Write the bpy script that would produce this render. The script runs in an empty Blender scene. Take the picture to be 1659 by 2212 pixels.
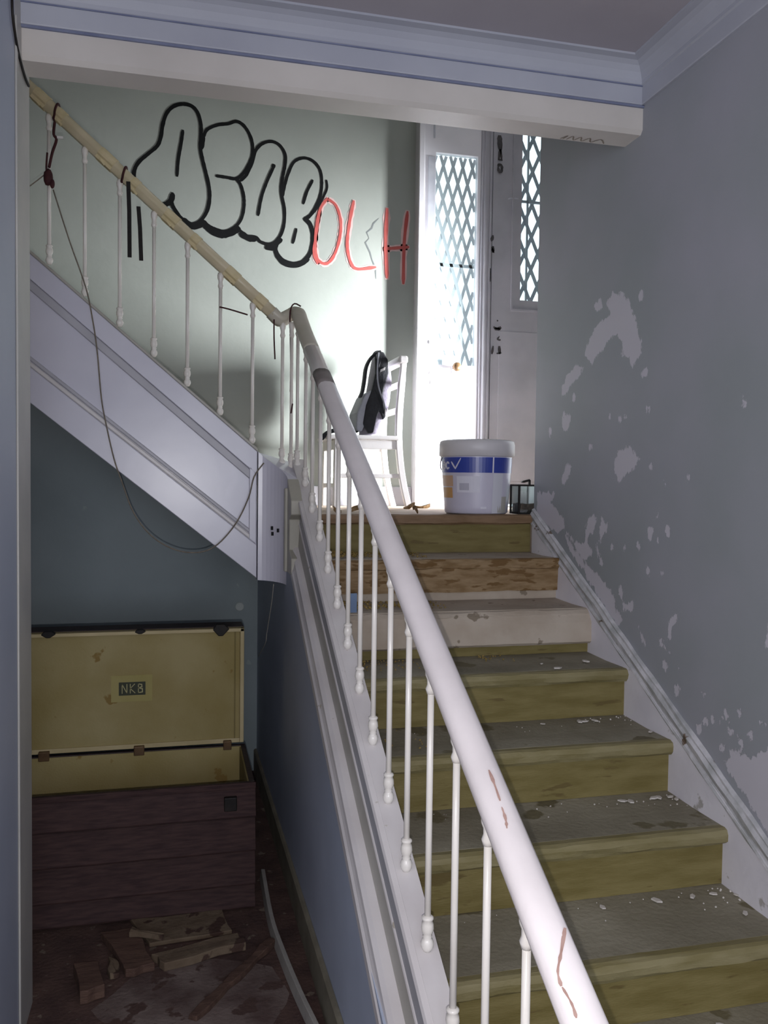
import bpy, bmesh, math, random
import numpy as np
from mathutils import Vector, Matrix, noise as mnoise
random.seed(7)
SC = bpy.context.scene
COL = SC.collection

# ---------------------------------------------------------------- camera, world, lights, exposure
cam = bpy.data.cameras.new('camera')
cam.sensor_fit = 'VERTICAL'; cam.sensor_height = 36.0
cam.lens = 1813.2 / 2212.0 * 36.0
cam.clip_start = 0.02
camo = bpy.data.objects.new('camera', cam); COL.objects.link(camo)
YAW, PIT, ROL = 0.240092, 0.0381557, 0.0123746
_r = Vector((math.cos(YAW), -math.sin(YAW), 0))
_f = Vector((math.sin(YAW) * math.cos(PIT), math.cos(YAW) * math.cos(PIT), -math.sin(PIT)))
_u = _r.cross(_f)
_r2 = _r * math.cos(ROL) + _u * math.sin(ROL)
_u2 = -_r * math.sin(ROL) + _u * math.cos(ROL)
_m = Matrix((_r2, _u2, -_f)).transposed().to_4x4()
_m.translation = Vector((0, 0, 1.70))
camo.matrix_world = _m
SC.camera = camo

w = bpy.data.worlds.new('sky'); SC.world = w; w.use_nodes = True
w.node_tree.nodes['Background'].inputs[0].default_value = (0.86, 0.93, 1.0, 1)
w.node_tree.nodes['Background'].inputs[1].default_value = 2.6


def lamp(name, kind, loc, energy, color, size=0.1, size_y=None, target=None, spread=180):
    l = bpy.data.lights.new(name, kind); l.energy = energy; l.color = color
    if kind == 'AREA':
        l.size = size; l.spread = math.radians(spread)
        if size_y: l.shape = 'RECTANGLE'; l.size_y = size_y
    else:
        l.shadow_soft_size = size
    o = bpy.data.objects.new(name, l); COL.objects.link(o); o.location = loc
    if target is not None:
        o.rotation_euler = (Vector(target) - Vector(loc)).to_track_quat('-Z', 'Y').to_euler()
    return o


# the phone's flash, just under its lens
lamp('flash_light', 'POINT', (0.0, 0.0, 1.637), 68, (1.0, 0.97, 0.97), size=0.006)
# daylight of the entrance on the right of the landing
lamp('entrance_daylight', 'AREA', (3.35, 3.88, 2.2), 125, (0.93, 0.96, 1.0), size=0.2, size_y=0.9, target=(1.05, 4.87, 2.15), spread=64)
# unseen fill lamps added to brighten the hall from behind the camera
lamp('hall_fill', 'AREA', (0.4, -2.7, 1.7), 50, (0.80, 0.87, 1.0), size=1.8, size_y=1.8, target=(0.5, 2.0, 1.8))
lamp('side_fill', 'AREA', (-2.6, -1.3, 1.9), 36, (0.86, 0.91, 1.0), size=1.6, size_y=1.6, target=(1.0, 2.2, 1.5))  # added side fill for the walls; no window is built here
# fill lamp added below the stairwell ceiling to brighten the back wall
lamp('stairwell_fill', 'AREA', (1.5, 3.9, 5.2), 6, (0.94, 0.98, 1.0), size=1.2, size_y=1.0, target=(1.1, 4.5, 2.5))

SC.view_settings.view_transform = 'Standard'; SC.view_settings.look = 'None'
SC.view_settings.gamma = 1; SC.view_settings.use_curve_mapping = False
SC.view_settings.exposure = 0.0
SC.cycles.use_denoising = True
SC.cycles.max_bounces = 8
SC.cycles.sample_clamp_indirect = 6


# ---------------------------------------------------------------- materials
def lin(c):
    c = c / 255.0
    return c / 12.92 if c <= 0.04045 else ((c + 0.055) / 1.055) ** 2.4


def rgb(r, g, b): return (lin(r), lin(g), lin(b), 1)


def mat(name, c1, c2=None, scale=6.0, rough=0.6, bump=0.0, bscale=60.0, detail=6, lo=0.35, hi=0.65, metal=0, c3=None, s3=40, t3=0.62, stretch=None, spec=0.5):
    """Principled with a two-tone noise, optional third colour as sharp specks, optional bump."""
    m = bpy.data.materials.new(name); m.use_nodes = True
    nt = m.node_tree; N = nt.nodes; L = nt.links
    b = N['Principled BSDF']
    b.inputs['Roughness'].default_value = rough; b.inputs['Metallic'].default_value = metal
    b.inputs['Specular IOR Level'].default_value = spec
    tc = N.new('ShaderNodeTexCoord')
    vec = tc.outputs['Object']
    if stretch:
        mp = N.new('ShaderNodeMapping'); mp.inputs['Scale'].default_value = stretch
        L.new(vec, mp.inputs[0]); vec = mp.outputs[0]
    out = None
    if c2 is None:
        b.inputs['Base Color'].default_value = c1
    else:
        n = N.new('ShaderNodeTexNoise'); n.inputs['Scale'].default_value = scale; n.inputs['Detail'].default_value = detail
        L.new(vec, n.inputs['Vector'])
        r = N.new('ShaderNodeValToRGB')
        r.color_ramp.elements[0].position = lo; r.color_ramp.elements[1].position = hi
        r.color_ramp.elements[0].color = c1; r.color_ramp.elements[1].color = c2
        L.new(n.outputs['Fac'], r.inputs[0]); out = r.outputs[0]
        if c3 is not None:
            n3 = N.new('ShaderNodeTexNoise'); n3.inputs['Scale'].default_value = s3; n3.inputs['Detail'].default_value = 4
            L.new(vec, n3.inputs['Vector'])
            r3 = N.new('ShaderNodeValToRGB'); r3.color_ramp.elements[0].position = t3; r3.color_ramp.elements[1].position = t3 + 0.03
            L.new(n3.outputs['Fac'], r3.inputs[0])
            mx = N.new('ShaderNodeMix'); mx.data_type = 'RGBA'
            L.new(r3.outputs[0], mx.inputs[0]); L.new(out, mx.inputs[6]); mx.inputs[7].default_value = c3
            out = mx.outputs[2]
        L.new(out, b.inputs['Base Color'])
    if bump:
        nb = N.new('ShaderNodeTexNoise'); nb.inputs['Scale'].default_value = bscale; nb.inputs['Detail'].default_value = 5
        L.new(vec, nb.inputs['Vector'])
        bp = N.new('ShaderNodeBump'); bp.inputs['Strength'].default_value = bump; bp.inputs['Distance'].default_value = 0.01
        L.new(nb.outputs['Fac'], bp.inputs['Height']); L.new(bp.outputs[0], b.inputs['Normal'])
    return m


def glass_mat(name, tint=(0.9, 0.95, 0.95, 1), gloss=0.08):
    m = bpy.data.materials.new(name); m.use_nodes = True
    nt = m.node_tree; N = nt.nodes; L = nt.links; N.remove(N['Principled BSDF'])
    t = N.new('ShaderNodeBsdfTransparent'); t.inputs[0].default_value = tint
    g = N.new('ShaderNodeBsdfGlossy'); g.inputs['Roughness'].default_value = 0.05
    mx = N.new('ShaderNodeMixShader'); mx.inputs[0].default_value = gloss
    L.new(t.outputs[0], mx.inputs[1]); L.new(g.outputs[0], mx.inputs[2]); L.new(mx.outputs[0], N['Material Output'].inputs[0])
    return m


M = {}
M['wall_pale'] = mat('pale_green_wall_paint', rgb(140, 145, 138), rgb(154, 158, 151), 1.3, 0.5, 0.08, 25)
M['wall_dark'] = mat('blue_grey_recess_paint', rgb(134, 146, 150), rgb(150, 161, 165), 1.5, 0.6, 0.1, 25, c3=rgb(156, 166, 166), s3=7, t3=0.68)
M['wall_side'] = mat('slate_blue_paint', rgb(164, 172, 190), rgb(178, 186, 204), 2.0, 0.55, 0.1, 20)
M['wall_left'] = mat('lavender_wall_paint', rgb(158, 166, 184), rgb(170, 176, 192), 1.5, 0.5, 0.05, 30)
M['cream_trim'] = mat('cream_trim_paint', rgb(176, 174, 170), rgb(190, 187, 181), 4, 0.45, 0.05, 30)
M['header'] = mat('cream_header_paint', rgb(196, 190, 184), rgb(210, 204, 198), 2.2, 0.4, 0.05, 30)
M['cornice'] = mat('lavender_cornice_paint', rgb(166, 168, 180), rgb(178, 180, 190), 2.0, 0.6, 0.05, 30)
M['groove'] = mat('blue_groove_paint', rgb(104, 110, 138), rgb(124, 130, 154), 9, 0.6)
M['ceiling'] = mat('grey_ceiling_paint', rgb(168, 162, 170), rgb(178, 173, 180), 1.5, 0.7, 0.08, 30)
M['plain_wall'] = mat('plain_grey_plaster', rgb(150, 150, 158), rgb(160, 160, 166), 1.5, 0.7)
M['white_gloss'] = mat('white_gloss_paint', rgb(206, 204, 218), rgb(216, 214, 226), 3.0, 0.28, 0.05, 14)
M['string_white'] = mat('dirty_white_string_paint', rgb(208, 202, 202), rgb(220, 215, 215), 5.0, 0.35, 0.06, 40, c3=rgb(180, 172, 160), s3=18, t3=0.7)
M['string_band'] = mat('stone_grey_string_paint', rgb(166, 162, 153), rgb(180, 176, 168), 5.0, 0.4, 0.06, 40)
M['panel_shade'] = mat('greyed_panel_moulding', rgb(172, 170, 178), rgb(184, 182, 190), 5.0, 0.4, 0.05, 40)
M['band_blue'] = mat('blue_grey_string_band', rgb(160, 160, 165), rgb(172, 172, 178), 5.0, 0.4, 0.05, 40)
M['string_dirty'] = mat('yellowed_string_paint', rgb(164, 160, 148), rgb(180, 176, 164), 5.0, 0.4, 0.06, 40)
M['rail'] = mat('white_rail_paint', rgb(226, 218, 218), rgb(236, 228, 228), 6.0, 0.3, 0.06, 70)
M['rail_cream'] = mat('cream_rail_paint', rgb(206, 194, 160), rgb(222, 208, 178), 7.0, 0.35, 0.06, 60)
M['rail_grey'] = mat('dirty_rail_paint', rgb(196, 190, 172), rgb(208, 200, 186), 7.0, 0.35, 0.06, 60)
M['baluster'] = mat('white_iron_paint', rgb(236, 230, 222), rgb(242, 237, 231), 9.0, 0.25, 0, 80, c3=rgb(206, 190, 164), s3=20, t3=0.74)
M['tread'] = mat('dusty_grey_tread', rgb(108, 101, 82), rgb(152, 146, 128), 3.0, 0.8, 0.3, 60, c3=rgb(104, 96, 72), s3=6, t3=0.62, lo=0.28, hi=0.72)
M['nosing'] = mat('olive_worn_nosing', rgb(116, 106, 66), rgb(136, 127, 92), 6.0, 0.6, 0.2, 50, stretch=(1, 4, 4))
M['riser'] = mat('olive_riser_paint', rgb(106, 94, 48), rgb(124, 112, 68), 6.0, 0.7, 0.2, 50, stretch=(1, 5, 5), c3=rgb(96, 82, 42), s3=5, t3=0.62)
M['brown'] = mat('brown_worn_wood', rgb(122, 96, 62), rgb(146, 122, 90), 14.0, 0.7, 0.2, 50, stretch=(1, 4, 4), c3=rgb(106, 78, 40), s3=9, t3=0.56)
M['brown_dark'] = mat('brown_worn_edge', rgb(112, 88, 62), rgb(136, 110, 84), 7.0, 0.7, 0.2, 50, stretch=(1, 5, 5))
M['plaster_step'] = mat('pale_plastered_step', rgb(164, 150, 134), rgb(180, 168, 154), 6.0, 0.8, 0.25, 40, c3=rgb(128, 116, 100), s3=12, t3=0.66)
M['skirt'] = mat('worn_white_skirting', rgb(214, 211, 220), rgb(226, 223, 230), 6.0, 0.5, 0.1, 40, c3=rgb(176, 172, 170), s3=12, t3=0.64)
M['skirt_mould'] = mat('chipped_skirting_moulding', rgb(164, 165, 166), rgb(200, 198, 202), 18.0, 0.5, 0.3, 50, c3=rgb(104, 88, 74), s3=13, t3=0.63)
M['floor'] = mat('dark_littered_floor', rgb(64, 45, 42), rgb(88, 66, 59), 7.0, 0.9, 0.5, 60, c3=rgb(112, 98, 86), s3=20, t3=0.64)
M['landing'] = mat('dusty_landing_floor', rgb(170, 152, 134), rgb(190, 172, 156), 6.0, 0.8, 0.2, 60)
M['trunk_dark'] = mat('black_brown_leather', rgb(42, 30, 32), rgb(52, 38, 38), 14, 0.6, 0.25, 90)
M['trunk_slat'] = mat('dark_wood_slat', rgb(54, 38, 39), rgb(72, 53, 51), 12, 0.7, 0.2, 60, stretch=(1, 8, 8), spec=0.2)
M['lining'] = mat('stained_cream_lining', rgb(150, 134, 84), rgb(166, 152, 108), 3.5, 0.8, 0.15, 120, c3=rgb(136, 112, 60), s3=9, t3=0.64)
M['lining_dark'] = mat('darker_side_lining', rgb(122, 108, 64), rgb(138, 124, 84), 3.5, 0.8, 0.15, 120)  # darker tone of the lining for sides, bottom and seam
M['lining_edge'] = mat('cream_edge_binding', rgb(178, 162, 120), rgb(194, 178, 138), 5, 0.6)
M['plate'] = mat('yellow_paper_label', rgb(158, 146, 86), rgb(166, 154, 98), 9, 0.7)
M['ink'] = mat('dark_green_ink', rgb(46, 50, 30))
M['letter'] = mat('pale_letter', rgb(176, 168, 120))
M['black_metal'] = mat('black_metal', rgb(22, 20, 20), rgb(36, 31, 28), 20, 0.6, spec=0.3)
M['rust'] = mat('rusty_brass', rgb(88, 66, 44), rgb(112, 86, 58), 20, 0.5, metal=0.4)
M['black'] = mat('black_spray_paint', rgb(9, 10, 11), rgb(16, 17, 18), 12, 0.6, spec=0.2)
M['red'] = mat('red_spray_paint', rgb(168, 78, 74), rgb(180, 92, 86), 12, 0.6, spec=0.2)
M['pink'] = mat('pink_overspray', rgb(204, 170, 166), rgb(196, 168, 164), 10, 0.6)
M['crack'] = mat('hairline_crack', rgb(104, 108, 108))
M['scribble'] = mat('marker_scribble', rgb(38, 36, 38), rgb(74, 70, 70), 30, 0.6)
M['scribble_brown'] = mat('brown_scribble', rgb(120, 108, 96), rgb(140, 128, 114), 30, 0.6)
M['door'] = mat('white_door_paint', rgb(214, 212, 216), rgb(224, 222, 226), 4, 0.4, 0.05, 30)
M['door_shaded'] = mat('shaded_door_paint', rgb(156, 155, 160), rgb(170, 168, 174), 4, 0.4, 0.05, 30)  # white door paint darkened: shade of the unlit leaf put into the colour
M['lattice'] = mat('grey_white_iron', rgb(170, 172, 180), rgb(184, 186, 192), 12, 0.5)
M['glass'] = glass_mat('clear_glass')
M['chair'] = mat('white_chair_paint', rgb(232, 228, 226), rgb(240, 236, 234), 6, 0.35, 0.04, 60)
M['bag_black'] = mat('black_bag_fabric', rgb(22, 23, 28), rgb(34, 36, 42), 40, 0.7, 0.3, 160)
M['bag_grey'] = mat('grey_bag_fabric', rgb(118, 112, 126), rgb(136, 130, 142), 9, 0.8, 0.3, 90)
M['bag_light'] = mat('light_grey_bag_panel', rgb(150, 152, 162), rgb(166, 168, 176), 9, 0.7, 0.2, 90)
M['bucket'] = mat('white_bucket_plastic', rgb(196, 192, 210), rgb(206, 202, 218), 5, 0.3)
M['bucket_lid'] = mat('white_lid_plastic', rgb(204, 200, 204), rgb(216, 212, 214), 5, 0.4)
M['blue'] = mat('blue_bucket_label', rgb(46, 62, 148), rgb(58, 74, 160), 6, 0.3)
M['label_light'] = mat('pale_bucket_print', rgb(218, 216, 228))
M['label_mid'] = mat('grey_bucket_print', rgb(182, 180, 194))
M['label_orange'] = mat('orange_bucket_print', rgb(196, 160, 130), rgb(206, 172, 150), 9, 0.4)
M['label_amber'] = mat('amber_bucket_print', rgb(190, 142, 84), rgb(200, 156, 104), 9, 0.4)
M['label_grey'] = mat('grey_bucket_stripe', rgb(208, 208, 218))
M['label_olive'] = mat('faded_olive_print', rgb(178, 174, 168))
M['soil'] = mat('dark_debris', rgb(52, 48, 44), rgb(96, 88, 78), 30, 0.9, 0.6, 60)
M['tank_glass'] = glass_mat('dusty_tank_glass', (0.86, 0.9, 0.9, 1), 0.16)
M['red_cord'] = mat('dark_red_cord', rgb(56, 22, 26), rgb(74, 30, 32), 60, 0.8)
M['black_strap'] = mat('black_strap_webbing', rgb(22, 18, 18), rgb(32, 27, 26), 60, 0.8)
M['cord'] = mat('grey_brown_cord', rgb(112, 104, 94), rgb(134, 124, 110), 60, 0.8)
M['string_cord'] = mat('off_white_string', rgb(190, 186, 176), rgb(204, 198, 188), 60, 0.8)
M['tape'] = mat('cream_masking_tape', rgb(210, 194, 150), rgb(224, 208, 170), 20, 0.7)
M['smudge'] = mat('grey_smudge', rgb(126, 118, 116), rgb(140, 132, 128), 20, 0.6)
M['scratch'] = mat('bare_wood_scratch', rgb(160, 126, 116), rgb(184, 152, 142), 30, 0.8)
M['wood_old'] = mat('old_dark_wood', rgb(74, 52, 44), rgb(98, 74, 62), 9, 0.8, 0.4, 50, stretch=(1, 6, 6))
M['wood_dusty'] = mat('dusty_grey_wood', rgb(96, 80, 64), rgb(118, 102, 84), 9, 0.85, 0.4, 50, c3=rgb(72, 52, 44), s3=12, t3=0.6)
M['dust'] = mat('plaster_dust', rgb(84, 66, 62), rgb(122, 108, 102), 6, 0.95, 0.4, 60, c3=rgb(78, 58, 52), s3=10, t3=0.57)
M['chip'] = mat('white_plaster_chip', rgb(206, 200, 194), rgb(188, 182, 174), 20, 0.8)
M['ochre'] = mat('ochre_crumbs', rgb(128, 108, 54), rgb(150, 128, 76), 30, 0.9, 0.5, 80)
M['disc'] = mat('white_cover_plate', rgb(170, 178, 176), rgb(184, 190, 188), 9, 0.5)
M['blue_paper'] = mat('blue_paper', rgb(104, 126, 160), rgb(116, 138, 170), 9, 0.7)
M['batten'] = mat('pale_grey_batten', rgb(146, 142, 138), rgb(164, 160, 154), 9, 0.6, 0.2, 60)
M['skirt_dark'] = mat('grimy_skirting', rgb(112, 106, 92), rgb(132, 126, 110), 9, 0.7, 0.2, 60)


# ---------------------------------------------------------------- mesh helpers
class MB:
    def __init__(s): s.bm = bmesh.new()

    def box(s, x0, x1, y0, y1, z0, z1):
        vs = [s.bm.verts.new(p) for p in ((x0, y0, z0), (x1, y0, z0), (x1, y1, z0), (x0, y1, z0), (x0, y0, z1), (x1, y0, z1), (x1, y1, z1), (x0, y1, z1))]
        for f in ((0, 3, 2, 1), (4, 5, 6, 7), (0, 1, 5, 4), (1, 2, 6, 5), (2, 3, 7, 6), (3, 0, 4, 7)):
            s.bm.faces.new([vs[i] for i in f])
        return s

    def prism(s, pts, d):
        """polygon of 3D points swept by vector d, both ends capped"""
        d = Vector(d)
        a = [s.bm.verts.new(p) for p in pts]; b = [s.bm.verts.new(Vector(p) + d) for p in pts]
        n = len(a)
        s.bm.faces.new(a); s.bm.faces.new(b[::-1])
        for i in range(n): s.bm.faces.new((a[i], b[i], b[(i + 1) % n], a[(i + 1) % n]))
        return s

    def loft(s, rings, cap=True, closed=True):
        R = [[s.bm.verts.new(p) for p in r] for r in rings]
        n = len(R[0])
        for a, b in zip(R[:-1], R[1:]):
            for i in range(n if closed else n - 1):
                s.bm.faces.new((a[i], a[(i + 1) % n], b[(i + 1) % n], b[i]))
        if cap and closed:
            s.bm.faces.new(R[0][::-1]); s.bm.faces.new(R[-1])
        return s

    def tube(s, pts, r, n=8, cap=True):
        pts = [Vector(p) for p in pts]
        rs = r if isinstance(r, (list, tuple)) else [r] * len(pts)
        rings = []; prev = None
        for i, p in enumerate(pts):
            t = (pts[min(i + 1, len(pts) - 1)] - pts[max(i - 1, 0)]).normalized()
            if prev is None:
                up = Vector((0, 0, 1)) if abs(t.z) < 0.9 else Vector((1, 0, 0))
                a = t.cross(up).normalized()
            else:
                a = (prev - t * prev.dot(t)).normalized()
            prev = a; b = t.cross(a)
            rings.append([p + (a * math.cos(k * math.tau / n) + b * math.sin(k * math.tau / n)) * rs[i] for k in range(n)])
        return s.loft(rings, cap)

    def lathe(s, prof, n=12, c=(0, 0, 0)):
        c = Vector(c)
        return s.loft([[c + Vector((r * math.cos(k * math.tau / n), r * math.sin(k * math.tau / n), z)) for k in range(n)] for r, z in prof])

    def build(s, name, m, parent=None, smooth=False, bevel=0.0, seg=2, label=None):
        bmesh.ops.recalc_face_normals(s.bm, faces=s.bm.faces)
        me = bpy.data.meshes.new(name); s.bm.to_mesh(me); s.bm.free()
        me.materials.append(m)
        if smooth:
            for p in me.polygons: p.use_smooth = True
        o = bpy.data.objects.new(name, me); COL.objects.link(o)
        if bevel:
            bv = o.modifiers.new('bevel', 'BEVEL'); bv.width = bevel; bv.segments = seg; bv.limit_method = 'ANGLE'
        if parent is not None: o.parent = parent
        if label: o['label'] = label
        return o


def thing(name, label, cat, loc=(0, 0, 0), rotz=0, group=None):
    o = bpy.data.objects.new(name, None); COL.objects.link(o); o.empty_display_size = 0.05
    o.location = loc; o.rotation_euler = (0, 0, rotz)
    o['label'] = label; o['category'] = cat
    if group: o['group'] = group
    return o


def tag(o, label, cat, group=None):
    o['label'] = label; o['category'] = cat
    if group: o['group'] = group
    return o


def struct(o):
    o['kind'] = 'structure'; return o


def crom(pts, k=6):
    """Catmull-Rom through points of any dimension"""
    P = [np.array(p, float) for p in pts]; out = []
    for i in range(len(P) - 1):
        p0 = P[max(i - 1, 0)]; p1 = P[i]; p2 = P[i + 1]; p3 = P[min(i + 2, len(P) - 1)]
        for j in range(k):
            t = j / k
            out.append(0.5 * ((2 * p1) + (p2 - p0) * t + (2 * p0 - 5 * p1 + 4 * p2 - p3) * t * t + (3 * p1 - p0 - 3 * p2 + p3) * t ** 3))
    out.append(P[-1]); return out


def ribbon(mb, pts, wd, nrm, lift=0.0015, k=6, jit=0.0):
    """flat paint stroke along 3D points, on a surface with normal nrm"""
    nrm = Vector(nrm).normalized()
    C = [Vector(p) for p in (crom(pts, k) if k > 1 else pts)]
    L = []; R = []
    for i, p in enumerate(C):
        t = (C[min(i + 1, len(C) - 1)] - C[max(i - 1, 0)]).normalized(); s = t.cross(nrm).normalized()
        h = wd / 2 * (1 + random.uniform(-jit, jit))
        e = 0.55 if i in (0, len(C) - 1) else 1
        if i == 0: p = p - t * h * 0.5
        if i == len(C) - 1: p = p + t * h * 0.5
        L.append(mb.bm.verts.new(p + s * h * e + nrm * lift)); R.append(mb.bm.verts.new(p - s * h * e + nrm * lift))
    for i in range(len(C) - 1): mb.bm.faces.new((L[i], R[i], R[i + 1], L[i + 1]))
    return mb


def blob(mb, c, rx, rz, nrm_y=-1, lift=0.0016, n=12):
    """small filled patch of paint on a wall facing -Y"""
    vs = [mb.bm.verts.new((c[0] + rx * math.cos(i * math.tau / n) * random.uniform(0.8, 1.1), c[1] - lift, c[2] + rz * math.sin(i * math.tau / n) * random.uniform(0.8, 1.1))) for i in range(n)]
    mb.bm.faces.new(vs[::-1])
    return mb


# ---------------------------------------------------------------- the setting
XR, XL = 1.585, -0.454          # right wall face, left wall face
YH0, YH1 = 2.71, 2.84           # header over the opening
YB = 4.87                       # back wall
LZ = 1.55                       # landing height
RISE, GO, Y0 = 0.1722, 0.29, 3.56

struct(MB().box(-3.4, 3.2, -3.2, 5.2, -0.1, 0.0).build('floor', M['floor']))
struct(MB().box(0.56, 2.75, Y0 + 0.058, YB, LZ - 0.22, LZ - 0.004).build('floor_landing', M['landing']))
struct(MB().box(-3.4, XR + 0.3, -3.2, YH0, 3.16, 3.3).build('ceiling', M['ceiling']))
struct(MB().box(-2.8, 3.0, YH1, 5.1, 5.5, 5.6).build('ceiling_stairwell', M['plain_wall']))
struct(MB().box(XL - 0.2, XL, 1.5, 2.60, 0, 3.3).build('wall_left', M['wall_left']))
_jm = MB(); _jm.box(XL - 0.2, XL, 2.60, YH1, 0, 5.5)
struct(_jm.build('trim_1', M['cream_trim']))
struct(MB().box(XL, XL + 0.006, 2.60, 2.625, 0, 3.0).build('trim_2', M['cream_trim'], bevel=0.003))
struct(MB().box(-2.8, XL - 0.2, YH0, YH1, 0, 5.5).build('wall_stairwell_front', M['plain_wall']))
struct(MB().box(-2.8, -2.7, YH1, YB, 0, 5.5).build('wall_stairwell_left', M['plain_wall']))
struct(MB().box(-3.5, -3.4, -3.2, 1.6, 0, 3.3).build('wall_hall_left', M['plain_wall']))  # unseen hall widened to the left to let the side fill in
struct(MB().box(-3.4, XL - 0.2, 1.5, 1.6, 0, 3.3).build('wall_hall_front', M['plain_wall']))
struct(MB().box(-3.4, XR + 0.3, -3.3, -3.2, 0, 3.3).build('wall_hall_end', M['plain_wall']))
# header beam and wall above it
hb = MB().prism([(XL, YH0, 3.02), (XL, YH0, 2.944), (XL, YH0 + 0.012, 2.93), (XL, YH1 - 0.01, 2.93), (XL, YH1, 2.94), (XL, YH1, 5.5), (XL, YH0, 5.5)], (XR - XL, 0, 0))
wh = struct(hb.build('wall_header', M['header']))
sb = MB()
for pts in ([(1.3237, 2.835, 2.95), (1.3385, 2.835, 2.9352), (1.3332, 2.835, 2.928)], [(1.3474, 2.835, 2.9427), (1.3586, 2.835, 2.9275), (1.3745, 2.835, 2.9489), (1.3893, 2.835, 2.9406), (1.4054, 2.835, 2.9539), (1.4239, 2.835, 2.9443), (1.4419, 2.835, 2.9594), (1.4662, 2.835, 2.9455), (1.4937, 2.835, 2.9567)]):
    ribbon(sb, [(p[0], min(p[1], 2.82) - 0.03 * (i % 2), 2.93) for i, p in enumerate(pts)], 0.006, (0, 0, -1), 0.001, k=4)
sb.build('scribble', M['scribble_brown'], wh, label='faint brown scribble on the underside of the header')
# cornice on the header and along the right wall: profile (out, z)
CP = [(0.0, 3.026), (0.010, 3.026), (0.012, 3.03), (0.012, 3.088), (0.018, 3.092), (0.018, 3.104), (0.022, 3.112), (0.030, 3.126), (0.044, 3.141), (0.060, 3.150), (0.085, 3.153), (0.085, 3.162), (0.0, 3.162)]
GP = [(0.0, 3.018), (0.007, 3.018), (0.007, 3.028), (0.0, 3.028)]
GQ = [(0.0, 3.086), (0.0155, 3.086), (0.0155, 3.093), (0.0, 3.093)]
t1 = struct(MB().prism([(XL, YH0 - d, z) for d, z in CP], (XR - XL, 0, 0)).build('trim_3', M['cornice']))
MB().prism([(XL, YH0 - d, z) for d, z in GP], (XR - XL, 0, 0)).build('cornice_groove', M['groove'], t1)
MB().prism([(XL, YH0 - d, z) for d, z in GQ], (XR - XL, 0, 0)).build('cornice_groove', M['groove'], t1)
t2 = struct(MB().prism([(XR - d, -3.2, z) for d, z in CP], (0, 3.2 + YH0, 0)).build('trim_4', M['cornice']))
# far side of the hall's right wall, the entrance lobby and its opening
struct(MB().box(XR + 0.31, 2.9, 3.40, 3.55, 0, 5.5).build('wall_lobby_front', M['plain_wall']))
we = MB(); we.box(2.75, 2.9, 3.55, 4.00, 0, 5.5); we.box(2.75, 2.9, 4.52, 5.02, 0, 5.5); we.box(2.75, 2.9, 4.00, 4.52, 0, LZ - 0.02); we.box(2.75, 2.9, 4.00, 4.52, 2.95, 5.5)
struct(we.build('wall_entrance', M['plain_wall']))

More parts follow.
